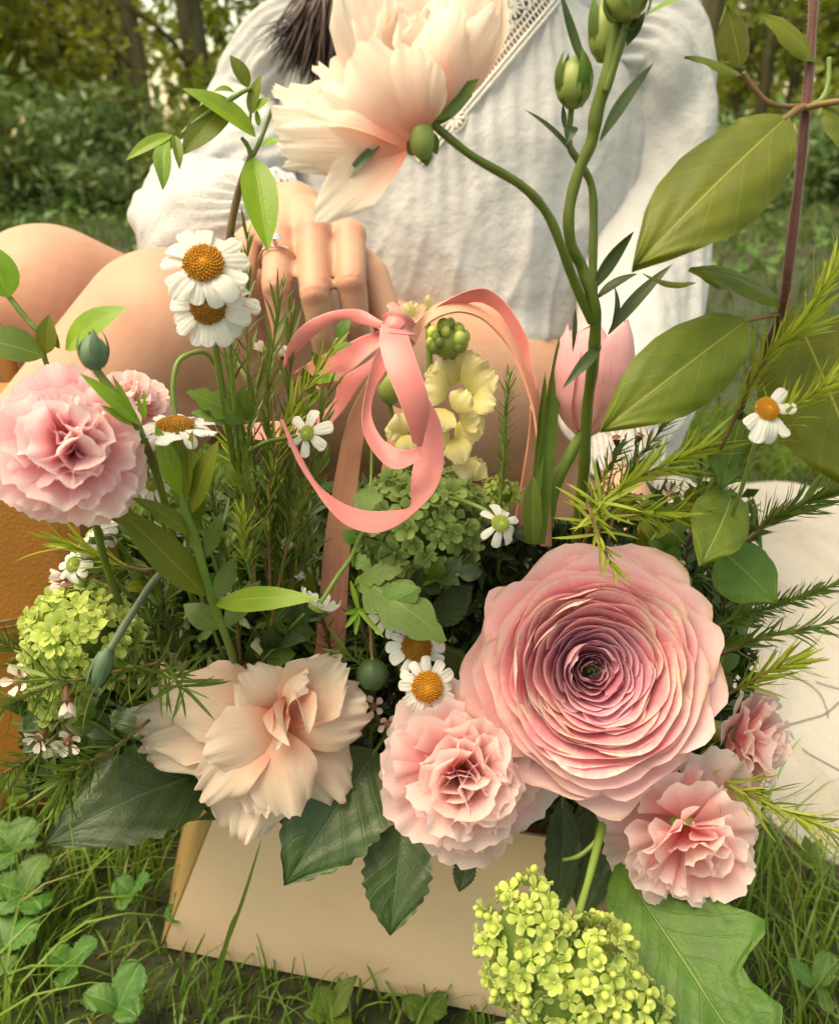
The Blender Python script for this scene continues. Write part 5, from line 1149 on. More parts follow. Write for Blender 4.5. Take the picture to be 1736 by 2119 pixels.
# ---- viburnum heads
plainmat('floret_core', (.12, .19, .03), .7)  # painted darker green so the gaps between florets read as shaded depth
v = viburnum('green viburnum ball behind the long ribbon loop', (868, 1085, .435), (0, .2, 1), (122, 116, 95), 200, 29, 'floret_green', 31)
stem(v, [(868, 1150, .46), (900, 1300, .47)], 8, 'stem_green')
v = viburnum('lime viburnum ball at the left above the waxflowers', (168, 1325, .372), (-.3, .3, 1), (118, 112, 90), 110, 27, 'floret_lime', 32, lobes=[(0, -8, 0, 104, 94, 78, 190), (-52, 105, 10, 46, 58, 40, 50)])
stem(v, [(220, 1400, .40), (330, 1500, .44)], 8, 'stem_green')
v = viburnum('lime green viburnum cluster of tight buds hanging over the bag front', (1180, 1985, .322), (-.1, .1, 1), (175, 165, 120), 150, 27, 'floret_lime', 33, core='floret_core', buds=.5, lobes=[(-98, -30, 0, 84, 128, 85, 100), (38, 40, 2, 90, 118, 85, 80), (-25, 50, -2, 112, 122, 95, 60), (98, 110, 2, 92, 92, 80, 55)])
stem(v, [(1250, 1690, .37, 9), (1240, 1730, .362, 9), (1218, 1820, .345, 8), (1192, 1905, .328, 8)], 8, 'stem_light')
stem(v, [(1240, 1735, .36, 6), (1200, 1770, .36, 5), (1165, 1780, .365, 4)], 5, 'stem_light', name='side_stem')
part('lobed_leaf', blade(Pt(1278, 1788, .375), Pt(1560, 2215, .31), 330 * .335 / FPX, Cv((-.1, .45, 1)), bend=.05, fold=.10, ruf=.015, rfreq=5, nu=25, nv=70, quilt=.014, qn=7, rw=([0, .075, .26, .45, .59, .75, .9, 1], [.05, .3, .64, .75, .84, .7, .4, 0]), lw=([0, .10, .18, .37, .5, .58, .625, .65, .68, .75, .88, .95, 1], [.05, .12, .2, .72, .98, 1.14, 1.02, .74, .56, .54, .7, .5, 0])), 'leaf_viburnum', v)
v2 = viburnum('tiny pale viburnum tuft beside the rosemary sprig', (1035, 1022, .43), (0, .3, 1), (38, 30, 25), 22, 16, 'floret_lime', 34)
stem(v2, [(1036, 1050, .44), (1030, 1200, .46)], 4, 'stem_green')

# ---- yellow stock beside the bow
ys = thing('stock_flower', 'pale yellow ruffled stock flowers and buds beside the ribbon bow', 'flower', Pt(900, 1080, .46))
stem(ys, [(905, 1090, .46, 8), (905, 950, .45, 8), (892, 800, .44, 7), (884, 640, .435, 5)], 7, 'stem_green'); stem(ys, [(900, 830, .44), (910, 770, .435), (922, 735, .43)], 5, 'stem_green', name='side_stem')
r = rnd(9)
for (x, y, d, w, tx, ty) in [(930, 800, .435, 110, -10, -60), (960, 800, .43, 120, 60, -40), (925, 815, .432, 100, -50, -20), (955, 790, .436, 100, 20, -65), (975, 830, .428, 80, 50, 10), (950, 870, .43, 90, 40, 40), (930, 850, .425, 80, -30, 40), (955, 880, .425, 70, 35, -20), (945, 905, .425, 70, 10, 55), (925, 890, .428, 80, -35, 20), (940, 850, .42, 70, 30, -40), (955, 945, .43, 70, 10, 50), (850, 660, .43, 44, -12, -32), (845, 655, .435, 40, 15, -30), (886, 640, .435, 24, 0, -30), (835, 900, .43, 60, -10, -45), (838, 900, .428, 60, 5, 40), (826, 880, .432, 50, -20, 30), (970, 990, .44, 80, 25, -40), (975, 1000, .44, 80, 10, 60)]:
    petal(ys, (x, y, d), (x + tx, y + ty, d - .004), w * .85, (r.uniform(-.4, .4), r.uniform(0, .6), 1), 'petal_yellow', bend=.14, cup=r.uniform(-.2, .3), ruf=.07, rfreq=3, seed=int(x * 7 + y))
b = part('bud_cluster', ball(Pt(925, 708, .425), 34 * .425 / FPX, 12, 9), 'bud_green', ys)
for i, p in enumerate(ellipse_points(26, 4)):
    if p[2] < -.6: continue
    q = np.array([925, 705, .424]); w_ = Pt(*q) + (p[0] * RV + p[2] * UV_ - p[1] * FV) * 34 * .425 / FPX
    o = part('bud', ball(w_, r.uniform(9, 15) * .425 / FPX, 8, 6, (1, 1, 1.2)), 'bud_lime' if p[2] > -.2 else 'bud_green', b); o.matrix_parent_inverse = Matrix.Identity(4)
o = part('bud', xf(ball((0, 0, 0), 1, 12, 9, (1, 1, 1.4)), frame(Pt(806, 800, .43), Cv((-.1, 1, .1)), 0, 27 * .43 / FPX)), 'bud_green', ys)
stem(ys, [(806, 835, .432), (830, 930, .44), (870, 1050, .455)], 5, 'stem_green', name='side_stem')

# ---- daisies
daisy('largest white daisy at the top of the left cluster, in front of the knee', (422, 546, .30), (.1, .25, 1), 42, 92, 13, 41, stem_=[(440, 660, .32), (470, 850, .36), (520, 1200, .42)], droop=5)
daisy('white daisy directly below the largest one, petals hanging down', (432, 637, .308), (.05, .1, 1), 37, 82, 14, 42, 'disc_ochre', stem_=[(450, 760, .33), (480, 950, .37), (525, 1220, .42)], droop=14)
daisy('white daisy half hidden to the right of the pair in front of the knee', (478, 622, .318), (.35, .3, 1), 26, 62, 12, 43, 'disc_ochre', stem_=[(480, 760, .34), (500, 1000, .38), (530, 1220, .42)])
daisy('white daisy seen from the side, facing up beside the left carnation', (364, 882, .315), (.05, 1, .42), 38, 84, 16, 44, 'disc_ochre', stem_=[(368, 960, .33), (400, 1180, .38), (470, 1380, .42)], droop=4)
o = thing('flower_stalk', 'pale green stalk curving over above the sideways daisy', 'stem', Pt(364, 860, .32)); stem(o, [(364, 868, .32, 5), (358, 800, .32, 5), (368, 752, .322, 5.5), (392, 733, .325, 5.5), (425, 730, .33, 5), (450, 760, .34, 4)], 5, 'stem_light')
daisy('fallen open daisy with one orange eye right of the olive leaves', (1586, 847, .30), (.2, .35, 1), 26, 74, 12, 45, stem_=[(1560, 920, .31), (1520, 1050, .34), (1460, 1180, .40)], skip=(0, 1, 2, 8, 11, 3), droop=0, pw=.62)
daisy('white daisy behind the feverfew leaf with orange eye showing', (809, 1262, .385), (-.1, .2, 1), 30, 60, 12, 46, 'disc_ochre', stem_=[(820, 1350, .42), (860, 1500, .45)], droop=12)
daisy('white daisy with brown orange eye above the lowest daisy', (862, 1338, .378), (0, .35, 1), 32, 62, 12, 47, 'disc_ochre', stem_=[(870, 1420, .42), (880, 1520, .45)], droop=10)
daisy('lowest white daisy touching the top of the pale carnation', (884, 1421, .365), (.05, .15, 1), 33, 62, 12, 48, stem_=[(900, 1500, .42), (900, 1560, .45)], droop=6)
daisy('small daisy nodding on a thin stalk across the left bag handle', (655, 1257, .37), (-.5, -1, .15), 17, 56, 14, 49, 'bud_lime', stem_=[(668, 1240, .372), (700, 1190, .376), (726, 1154, .38), (746, 1110, .40), (770, 1090, .43)], droop=30, pw=.36)
daisy('small daisy with drooping petals right of the green viburnum ball', (1035, 1083, .372), (.2, .3, .9), 19, 52, 9, 50, 'bud_lime', stem_=[(1010, 1060, .378), (967, 1040, .385), (930, 1030, .40)], droop=25, skip=(2,), pw=.5)
daisy('few petalled white flower with greenish eye left of the bag handle', (636, 896, .36), (-.5, .1, .9), 17, 54, 6, 51, 'bud_lime', stem_=[(600, 905, .365), (540, 920, .375), (490, 960, .39)], droop=5, pw=.62)
daisy('white daisy turned away above the left viburnum ball', (196, 1108, .37), (-.6, .5, -.2), 20, 50, 12, 52, 'bud_lime', stem_=[(240, 1120, .38), (300, 1200, .40)], droop=20)
daisy('pale daisy beside the leather bag with bluish white petals', (110, 1248, .375), (-.8, .2, .4), 16, 52, 9, 53, 'bud_lime', stem_=[(160, 1240, .385), (260, 1300, .41)], droop=6, pw=.6)
daisy('small greenish daisy under the carnation petals at left', (152, 1168, .368), (-.4, .3, .9), 17, 42, 10, 54, 'bud_lime', stem_=[(200, 1170, .38), (290, 1250, .40)], droop=20)
daisy('white petals just behind the sideways daisy', (316, 1002, .345), (-.3, .2, .9), 15, 46, 8, 55, 'bud_lime', stem_=[(340, 1060, .36), (400, 1250, .40)], droop=15, pw=.6)
daisy('white daisy squeezed between the left carnation and the sideways daisy', (300, 905, .33), (-.2, .8, .5), 16, 56, 12, 56, 'disc_ochre', stem_=[(310, 1000, .35), (380, 1200, .40)], droop=5)

# ---- waxflowers
for i, (lb, c, ax, R_, st, cl) in enumerate([
    ('open cream waxflower at the far left, lowest needle sprig', (40, 1408, .36), (-.2, .2, 1), 36, [(90, 1420, .37), (160, 1430, .385)], 0),
    ('waxflower hanging sideways under the left viburnum ball', (140, 1452, .36), (.2, -1, .4), 38, [(128, 1400, .362), (150, 1390, .37)], 1),
    ('waxflower opening downwards at the lower left', (80, 1528, .365), (-.3, -.5, 1), 32, [(100, 1500, .37), (150, 1480, .38)], 0),
    ('beige waxflower right of the downward opening one', (142, 1535, .366), (.2, -.3, 1), 32, [(130, 1500, .37), (150, 1480, .38)], 0),
    ('cream waxflower beside the first, tucked behind needles', (60, 1366, .372), (-.3, .6, 1), 26, [(90, 1390, .38)], 0),
    ('closed waxflower above the left viburnum ball', (130, 1193, .372), (-1, .1, .3), 30, [(170, 1190, .375), (220, 1185, .385)], 1),
    ('closed waxflower just under its twin above the left viburnum ball', (132, 1216, .370), (-1, -.1, .3), 30, [(170, 1206, .375), (220, 1192, .385)], 1),
    ('tiny white waxflower left of the pale carnation', (773, 1462, .40), (-.1, .2, 1), 26, [(790, 1520, .42)], 0),
    ('tiny waxflower just below its neighbour by the pale carnation', (803, 1498, .398), (.2, -.1, 1), 25, [(800, 1540, .42)], 0),
    ('faded waxflower left of the bag handle, facing left', (608, 1128, .39), (-1, .2, .5), 28, [(640, 1135, .40), (660, 1150, .42)], 1),
    ('faded waxflower hanging lower left of the bag handle', (622, 1180, .395), (-.1, -1, .4), 24, [(615, 1150, .40)], 1),
    ('pink tinged waxflower bud cluster behind the ribbon side loop', (545, 725, .42), (-.4, .6, .6), 24, [(560, 770, .42), (570, 850, .43)], 1),
    ('small pale waxflower near the ribbon side loop', (585, 735, .42), (.2, .7, .6), 22, [(580, 780, .42)], 1),
    ('brownish waxflower cup behind the tall stems', (1275, 905, .42), (-.2, .7, .6), 26, [(1270, 950, .43), (1250, 1050, .44)], 0),
    ('second brownish waxflower cup right of the first', (1325, 900, .425), (.3, .7, .6), 25, [(1315, 950, .43), (1290, 1050, .44)], 0),
    ('dry waxflower in the right needle sprigs', (1385, 1022, .42), (.2, .3, .9), 24, [(1360, 1060, .43)], 0),
    ('faded waxflower above the ranunculus at right', (1390, 1170, .40), (.2, .3, .9), 26, [(1370, 1200, .42)], 0)]):
    waxflower(lb, c, ax, R_, 60 + i, st, cl)

# ---- buds on their own stalks
o = thing('lisianthus_bud', 'closed grey green lisianthus bud on top of the left carnation', 'flower', Pt(200, 770, .30))
bud(o, (194, 728, .288), (-.05, 1, .1), 30, 74, 'bud_sage', 4, 'leaf_grey')
stem(o, [(200, 765, .289, 9), (240, 820, .292, 10), (280, 870, .297, 9), (330, 1000, .33, 8), (380, 1200, .38, 7)], 9, 'stem_green')
for b, tp, w, n, k in [((292, 880, .296), (165, 772, .28), 34, (.2, .4, 1), dict(bend=.06, fold=.2)), ((275, 880, .294), (208, 838, .285), 20, (.2, .4, 1), dict(bend=.06)), ((280, 865, .295), (232, 775, .292), 14, (.3, .2, 1), dict(bend=.03)), ((298, 870, .30), (282, 806, .298), 10, (0, 0, 1), {}), ((302, 870, .30), (298, 805, .298), 9, (0, 0, 1), {})]:
    leaf(o, b, tp, w, n, 'leaf_bright', shape='lance', **k)
o = thing('lisianthus_bud', 'drooping grey green bud on a thick stalk in front of the left viburnum ball', 'flower', Pt(340, 1185, .37))
stem(o, [(420, 1120, .39, 8), (333, 1188, .362, 8), (270, 1275, .352, 8), (228, 1345, .346, 9)], 10, 'stem_sage')
bud(o, (210, 1382, .345), (-.35, -1, .1), 21, 84, 'bud_sage', 4, 'leaf_grey')
o = thing('seed_pod', 'round dark green seed pod between the bag handle and the lowest daisy', 'seed pod', Pt(770, 1400, .39))
gs = []; M = frame(Pt(771, 1395, .385), Cv((0, 1, .2)), 0, 33 * .385 / FPX)
th, ph = np.meshgrid(np.linspace(0, 6.2832, 30, endpoint=False), np.linspace(.01, 3.13, 16)); rr_ = 1 + .035 * np.cos(th * 8) * np.sin(ph)
part('pod', xf((np.stack([rr_ * np.sin(ph) * np.cos(th), rr_ * np.sin(ph) * np.sin(th), -np.cos(ph)], -1).reshape(-1, 3), gridf(30, 16, True), None), M), 'pod_green', o)
part('tip', xf(tube([(0, 0, .95), (0, 0, 1.12)], [.12, .05], 8, 2), M), 'stem_light', o)
stem(o, [(770, 1364, .386, 4), (768, 1324, .388, 4), (766, 1290, .40, 4)], 4, 'stem_brown')

# ---- rosemary-like sprig
sprig('dark upright rosemary sprig between the two bag handles', [(1032, 1055, .418), (1040, 960, .415), (1046, 860, .412), (1052, 775, .41)], 84, 44, 'needle_green', 'stem_green', 71, spread=48, t0=.08, rad=6, nw=.10, curve=.1)

# ---- red stemmed branch at the right
rb = thing('leafy_branch', 'dark red stemmed branch with large olive leaves at the right edge', 'branch', Pt(1428, 1080, .40))
stem(rb, [(1684, -30, .285, 9), (1683, 0, .286, 9), (1669, 204, .29, 10), (1656, 340, .293, 10.5), (1632, 544, .30, 10.5), (1618, 640, .31, 10), (1574, 738, .325, 9), (1547, 792, .335, 8), (1520, 894, .35, 8), (1499, 962, .36, 8), (1475, 1030, .37, 8), (1420, 1130, .41, 8)], 10, 'stem_red', n=12)
stem(rb, [(1662, 222, .2885, 8), (1649, 228, .285, 8), (1620, 248, .281, 7)], 7, 'stem_brown', name='leaf_stalk')
stem(rb, [(1660, 222, .29, 6), (1600, 217, .286, 6), (1565, 190, .284, 6), (1537, 150, .282, 6)], 6, 'stem_brown', name='leaf_stalk')
stem(rb, [(1672, 218, .29, 6), (1700, 205, .29, 6), (1712, 170, .29, 5), (1715, 120, .29, 5)], 5, 'stem_light', name='leaf_stalk')
stem(rb, [(1664, 224, .288, 7), (1700, 215, .284, 7), (1750, 208, .28, 6)], 6, 'stem_brown', name='leaf_stalk')
stem(rb, [(1618, 650, .312, 6), (1580, 655, .305, 6), (1540, 664, .30, 6)], 6, 'stem_brown', name='leaf_stalk')
for b, tp, w, n, mt, k in [
    ((1630, 240, .281), (1308, 556, .272), 212, (-.15, .3, 1), 'leaf_olive', dict(bend=.03, fold=.10, ruf=.008)),
    ((1546, 662, .300), (1242, 892, .296), 176, (.1, .3, 1), 'leaf_olive', dict(bend=.04, fold=.12, ruf=.008)),
    ((1618, 632, .31), (1426, 556, .298), 88, (.1, .8, 1), 'leaf_olive', dict(bend=.08, fold=.15)),
    ((1531, 138, .281), (1503, 12, .275), 76, (.1, -.1, 1), 'leaf_olive', dict(bend=.03, fold=.08)),
    ((1535, 158, .282), (1416, 118, .276), 52, (.1, .8, 1), 'leaf_olive', dict(bend=.05, fold=.15)),
    ((1690, 130, .288), (1568, 28, .284), 70, (-.1, .5, 1), 'leaf_olive', dict(bend=.07, fold=.15)),
    ((1702, 212, .285), (1800, 350, .282), 80, (.2, .3, 1), 'leaf_olive', dict(bend=.05, fold=.1)),
    ((1640, 640, .318), (1800, 1030, .315), 250, (-.2, .2, 1), 'leaf_olive', dict(bend=.03, fold=.08)),
    ((1535, 850, .345), (1490, 1015, .345), 96, (-.2, .2, 1), 'leaf_mid', dict(bend=.05, fold=.1)),
    ((1515, 1018, .355), (1450, 1168, .335), 128, (.1, .35, 1), 'leaf_light', dict(bend=.08, fold=.16)),
    ((1488, 1135, .362), (1608, 1248, .355), 132, (-.2, .3, 1), 'leaf_mid', dict(bend=.04, fold=.1)),
    ((1500, 600, .312), (1424, 560, .31), 30, (0, .8, 1), 'leaf_olive', dict(bend=.1)),
    ((1440, 585, .305), (1330, 566, .304), 22, (0, .8, 1), 'leaf_olive', dict(bend=-.1))]:
    k['ruf'] = .025; k['rfreq'] = 2.2; k['cup'] = -.12; k['rimcurl'] = -.10; leaf(rb, b, tp, w, n, mt, nu=21, nv=50, quilt=.005, qn=5, **k)
# a fine fringe of hairs along the red stem
P = catmull(np.array(stempts([(1684, -30, .285), (1669, 204, .29), (1656, 340, .293), (1632, 544, .30), (1618, 640, .31)])), 260); r = np.random.default_rng(1)
hp = P[r.integers(0, len(P), 2200)]; hd = nrm(r.normal(size=hp.shape) * np.array([1, .6, .25])); a = hp + hd * .0015; b = hp + hd * .0033 * r.uniform(.8, 1.2, (len(hp), 1)); wv = nrm(np.cross(hd, r.normal(size=hp.shape))) * .00006
V = np.stack([a - wv, a + wv, b], 1).reshape(-1, 3)
part('stem_hair', (V, np.arange(len(V)).reshape(-1, 3), None), 'fuzz', rb, kind='stuff')

# ---- upper left twig
tw = thing('honeysuckle_twig', 'young green honeysuckle twig with soft leaves in front of the left sleeve', 'branch', Pt(470, 560, .33))
stem(tw, [(470, 640, .345, 8), (476, 490, .33, 8), (496, 391, .322, 7.5), (520, 323, .316, 7)], 8, 'stem_brown')
stem(tw, [(520, 323, .316, 6), (512, 300, .314, 5), (500, 285, .312, 4)], 5, 'stem_light'); stem(tw, [(522, 322, .316, 6), (535, 300, .315, 5), (557, 245, .313, 4), (562, 225, .312, 3)], 5, 'stem_light')
stem(tw, [(377, 277, .305, 4), (405, 252, .306, 5), (486, 200, .308, 5), (520, 182, .31, 4)], 5, 'stem_light'); stem(tw, [(517, 265, .314, 3), (519, 230, .313, 3), (520, 185, .311, 3)], 3, 'stem_light')
for b, tp, w, n, mt, k in [
    ((530, 284, .312), (376, 183, .302), 60, (.3, .55, 1), 'leaf_bright', dict(bend=.06, fold=.35)), ((480, 206, .31), (376, 322, .306), 66, (.2, .1, 1), 'leaf_olive', dict(bend=.05, fold=.2)), ((358, 279, .305), (261, 332, .30), 32, (.2, .4, 1), 'leaf_bright', dict(bend=.06, fold=.3)),
    ((352, 292, .303), (337, 395, .30), 40, (-.5, .2, 1), 'leaf_light', dict(bend=.12, fold=.5, twist=.8)), ((362, 280, .304), (372, 352, .302), 22, (.5, .2, 1), 'leaf_light', dict(bend=.08, fold=.4)), ((514, 182, .31), (476, 114, .306), 34, (.3, .2, 1), 'leaf_olive', dict(bend=.06, fold=.35)), ((520, 238, .312), (541, 154, .31), 30, (-.3, .1, 1), 'leaf_olive', dict(bend=.05, fold=.3)),
    ((522, 233, .312), (562, 203, .308), 26, (0, .4, 1), 'leaf_bright', dict(bend=.06, fold=.2)), ((542, 304, .314), (580, 291, .31), 24, (0, .5, 1), 'leaf_bright', dict(bend=.08, fold=.2)), ((524, 326, .314), (555, 522, .306), 74, (.25, .15, 1), 'leaf_bright', dict(bend=.04, fold=.28)), ((486, 192, .309), (442, 190, .306), 22, (0, .6, 1), 'leaf_light', dict(bend=.1, fold=.4)), ((536, 262, .313), (530, 225, .311), 12, (.3, 0, 1), 'leaf_light', dict(fold=.3))]:
    leaf(tw, b, tp, w, n, mt, nu=9, nv=14, **k)

# ---- left edge twig
tl_ = thing('honeysuckle_twig', 'leafy green twig at the left edge above the pink carnation', 'branch', Pt(95, 760, .31))
stem(tl_, [(0, 590, .30, 6), (31, 629, .302, 6), (60, 665, .304, 6), (85, 697, .306, 6), (100, 760, .312, 6), (170, 900, .33, 6)], 6, 'stem_light')
for b, tp, w, n, mt, k in [((20, 616, .30), (-30, 500, .295), 80, (.2, .2, 1), 'leaf_bright', dict(bend=.05, fold=.2)), ((92, 738, .305), (-75, 702, .295), 96, (.1, .7, 1), 'leaf_mid', dict(bend=.08, fold=.15)), ((97, 732, .306), (103, 650, .302), 42, (.2, .2, 1), 'leaf_olive', dict(bend=.05, fold=.3)), ((124, 722, .306), (110, 672, .304), 24, (-.5, .2, 1), 'leaf_olive', dict(bend=.05, fold=.3)), ((136, 724, .308), (264, 635, .302), 74, (-.1, .4, 1), 'leaf_bright', dict(bend=.08, fold=.15))]:
    leaf(tl_, b, tp, w, n, mt, nu=9, nv=14, **k)

# ---- leafy stem left of centre
lc = thing('leafy_branch', 'soft hairy green stem with long pointed leaves left of the bag handle', 'branch', Pt(490, 1380, .42))
stem(lc, [(374, 1000, .315, 8), (384, 1060, .32, 9), (401, 1110, .327, 10), (442, 1246, .35, 9), (476, 1341, .38, 8), (495, 1400, .42, 8)], 9, 'stem_light')
for b, tp, w, n, mt, k in [((378, 1030, .316), (322, 878, .305), 46, (.2, .2, 1), 'leaf_bright', dict(bend=.05, fold=.15)), ((374, 1030, .317), (368, 885, .306), 40, (0, .2, 1), 'leaf_olive', dict(bend=.03, fold=.3)), ((386, 1035, .316), (400, 888, .306), 34, (-.3, .2, 1), 'leaf_olive', dict(bend=.03, fold=.3)), ((398, 1060, .318), (454, 910, .308), 56, (-.3, .2, 1), 'leaf_olive', dict(bend=.05, fold=.15)),
        ((396, 1108, .325), (272, 1030, .305), 44, (.1, .6, 1), 'leaf_olive', dict(bend=.08, fold=.2)), ((424, 1232, .345), (228, 1040, .318), 78, (.1, .5, 1), 'leaf_olive', dict(bend=.07, fold=.15)), ((443, 1250, .35), (660, 1240, .335), 58, (0, .55, 1), 'leaf_bright', dict(bend=.08, fold=-.1)), ((430, 1150, .345), (460, 1060, .35), 40, (-.2, .3, 1), 'leaf_mid', dict(bend=.05)), ((450, 1240, .36), (490, 1150, .365), 46, (-.2, .3, 1), 'leaf_mid', dict(bend=.05)), ((465, 1300, .37), (540, 1200, .38), 50, (-.2, .3, 1), 'leaf_mid', dict(bend=.05)), ((455, 1300, .375), (380, 1250, .38), 54, (.2, .3, 1), 'leaf_mid', dict(bend=.05))]:
    leaf(lc, b, tp, w, n, mt, shape='lance', nu=9, nv=14, **k)

# ---- feverfew foliage
def lobed(parent, b, tp, w, n, mat, seed, lobes=4, **k):
    v = np.linspace(0, 1, 34); e = np.sin(np.clip(v * 1.05, 0, 1) ** .8 * np.pi) ** .7 * .9 + .06
    e = e * (.62 + .38 * np.abs(np.cos(v * np.pi * lobes + .4)) ** .7) * (v < .995); e2 = np.roll(e, 2) * (v < .995); e2[:2] = e[:2]
    return part('leaf', blade(Pt(*b), Pt(*tp), w * (b[2] + tp[2]) / 2 / FPX, Cv(n), nu=11, nv=34, lw=(v, e), rw=(v, e2), seed=seed, **k), mat, parent)
ff = thing('feverfew_leaves', 'lobed soft green feverfew leaf drooping over the half hidden daisy', 'foliage', Pt(745, 1300, .40))
stem(ff, [(738, 1310, .40, 4), (740, 1230, .385, 4), (748, 1195, .378, 4)], 4, 'stem_light')
lobed(ff, (738, 1195, .378), (925, 1325, .362), 118, (-.2, .5, 1), 'leaf_feverfew', 1, bend=.16, fold=-.25)
lobed(ff, (742, 1205, .376), (832, 1180, .37), 56, (0, .7, 1), 'leaf_feverfew', 2, bend=.1)
lobed(ff, (790, 1250, .366), (870, 1215, .362), 70, (.1, .1, 1), 'leaf_feverfew', 3, bend=.1, fold=-.2)
lobed(ff, (726, 1154, .385), (772, 1178, .38), 40, (0, .5, 1), 'leaf_feverfew', 4, bend=.1)
lobed(ff, (735, 1120, .385), (706, 1100, .38), 36, (0, .3, 1), 'leaf_feverfew', 5, bend=.1)
for i, (tx, ty) in enumerate([(715, 1300), (735, 1315), (770, 1290), (795, 1320), (725, 1200), (800, 1270), (712, 1270)]):
    leaf(ff, (742, 1262, .374), (tx, ty, .368 + .004 * (i % 3)), 11, (0, 0, 1), 'leaf_bright', shape='strap', fold=.3)
f2 = thing('feverfew_leaves', 'jagged bluish green feverfew leaf beside the sideways daisy', 'foliage', Pt(500, 1000, .37))
stem(f2, [(520, 1060, .38, 4), (510, 950, .37, 4), (500, 870, .36, 4)], 4, 'stem_light')
lobed(f2, (506, 872, .358), (386, 812, .345), 74, (.1, .6, 1), 'leaf_mid', 6, bend=.08); lobed(f2, (500, 868, .357), (396, 856, .345), 50, (.1, .3, 1), 'leaf_feverfew', 7, bend=.08); lobed(f2, (512, 870, .36), (500, 800, .352), 60, (-.1, .3, 1), 'leaf_mid', 8, bend=.05)
f3 = thing('feverfew_leaves', 'small lobed leaf and thin stalk in front of the green viburnum ball', 'foliage', Pt(768, 1050, .37))
stem(f3, [(770, 925, .38, 3.5), (768, 980, .378, 3), (766, 1012, .374, 3)], 3, 'stem_light'); lobed(f3, (766, 1008, .374), (755, 1062, .366), 66, (0, .3, 1), 'leaf_feverfew', 9, lobes=2, bend=.08)
f4 = thing('feverfew_leaves', 'pale toothed leaves tucked above the right side of the ranunculus', 'foliage', Pt(1370, 1180, .40))
stem(f4, [(1400, 1260, .42, 4), (1385, 1190, .405, 4), (1370, 1130, .40, 4)], 4, 'stem_light')
for i, (tx, ty, w_) in enumerate([(1340, 1120, 50), (1395, 1130, 54), (1420, 1200, 50), (1330, 1180, 44), (1372, 1225, 50), (1440, 1260, 50), (1405, 1060, 50)]):
    lobed(f4, (1378, 1165, .40), (tx, ty, .39), w_, (0, .4, 1), 'leaf_feverfew' if i % 2 else 'leaf_mid', 20 + i, bend=.1)

# ---- dark glossy leaves along the bag rim
for lb, b, tp, w, n, k in [
    ('broad glossy dark green leaf hanging over the middle of the bag front', (778, 1552, .415), (588, 1832, .385), 205, (.1, .35, 1), dict(bend=.10, fold=.10)),
    ('pointed dark green leaf hanging under the pale carnation', (832, 1700, .405), (807, 1936, .39), 142, (.05, .2, 1), dict(bend=.06, fold=.14)),
    ('large dull dark leaf spreading left over the grass beside the bag', (470, 1590, .435), (92, 1748, .395), 200, (.1, .75, 1), dict(bend=.12, fold=.12)),
    ('small toothed leaf tip under the pale carnation', (968, 1770, .40), (950, 1846, .395), 48, (0, .1, 1), dict(bend=.05, fold=.1)),
    ('dark leaf behind the viburnum stalk, left one', (1165, 1650, .41), (1150, 1920, .395), 76, (.1, .1, 1), dict(bend=.05, fold=.12)),
    ('dark leaf behind the viburnum stalk, right one', (1235, 1660, .415), (1208, 1915, .40), 104, (-.1, .1, 1), dict(bend=.05, fold=.12)),
    ('dark leaf between the peach bloom and the green viburnum ball', (900, 1290, .43), (980, 1210, .42), 70, (0, .4, 1), dict(bend=.06)),
    ('dark leaf below the left bag handle', (650, 1400, .43), (720, 1360, .42), 60, (0, .5, 1), dict(bend=.06)),
    ('shaded leaf under the blush carnation at right', (1330, 1600, .40), (1400, 1690, .39), 90, (.1, .4, 1), dict(bend=.08)),
    ('shadowy leaf behind the lowest daisy', (960, 1440, .43), (920, 1330, .42), 90, (0, .2, 1), dict(bend=.05)),
    ('broad dark leaf in the shade left of the peach bloom', (330, 1480, .44), (180, 1600, .42), 130, (.1, .5, 1), dict(bend=.08))]:
    o = thing('rose_leaf', lb, 'leaf', Pt(*b), 'dark leaves edging the bag')
    leaf(o, b, tp, w, n, 'leaf_dark', nu=21, nv=56, serr=.05, quilt=.018, qn=6, ruf=.02, rfreq=3, name='blade', **k)
    stem(o, [(b[0] + (b[0] - tp[0]) * .12, b[1] + (b[1] - tp[1]) * .12, b[2] + .01, 4), (b[0], b[1], b[2], 4), (b[0] * .8 + tp[0] * .2, b[1] * .8 + tp[1] * .2, b[2] * .8 + tp[2] * .2 - .0, 2)], 4, 'stem_green', name='leaf_stalk')
# green calyx leaves above the blush carnation
o = thing('leaf_cluster', 'pale green sepals and leaves above the blush carnation', 'foliage', Pt(1385, 1600, .38))
for b, tp, w, n, k in [((1375, 1572, .380), (1428, 1640, .372), 90, (.2, .4, 1), dict(bend=.08, cup=-.2)), ((1365, 1580, .382), (1345, 1668, .374), 66, (-.4, .4, 1), dict(bend=.08, cup=-.2)), ((1350, 1790, .372), (1395, 1828, .368), 44, (0, .3, 1), dict(bend=.1)), ((1460, 1580, .385), (1490, 1640, .38), 60, (.3, .4, 1), dict(bend=.1))]:
    leaf(o, b, tp, w, n, 'leaf_mid', **k)

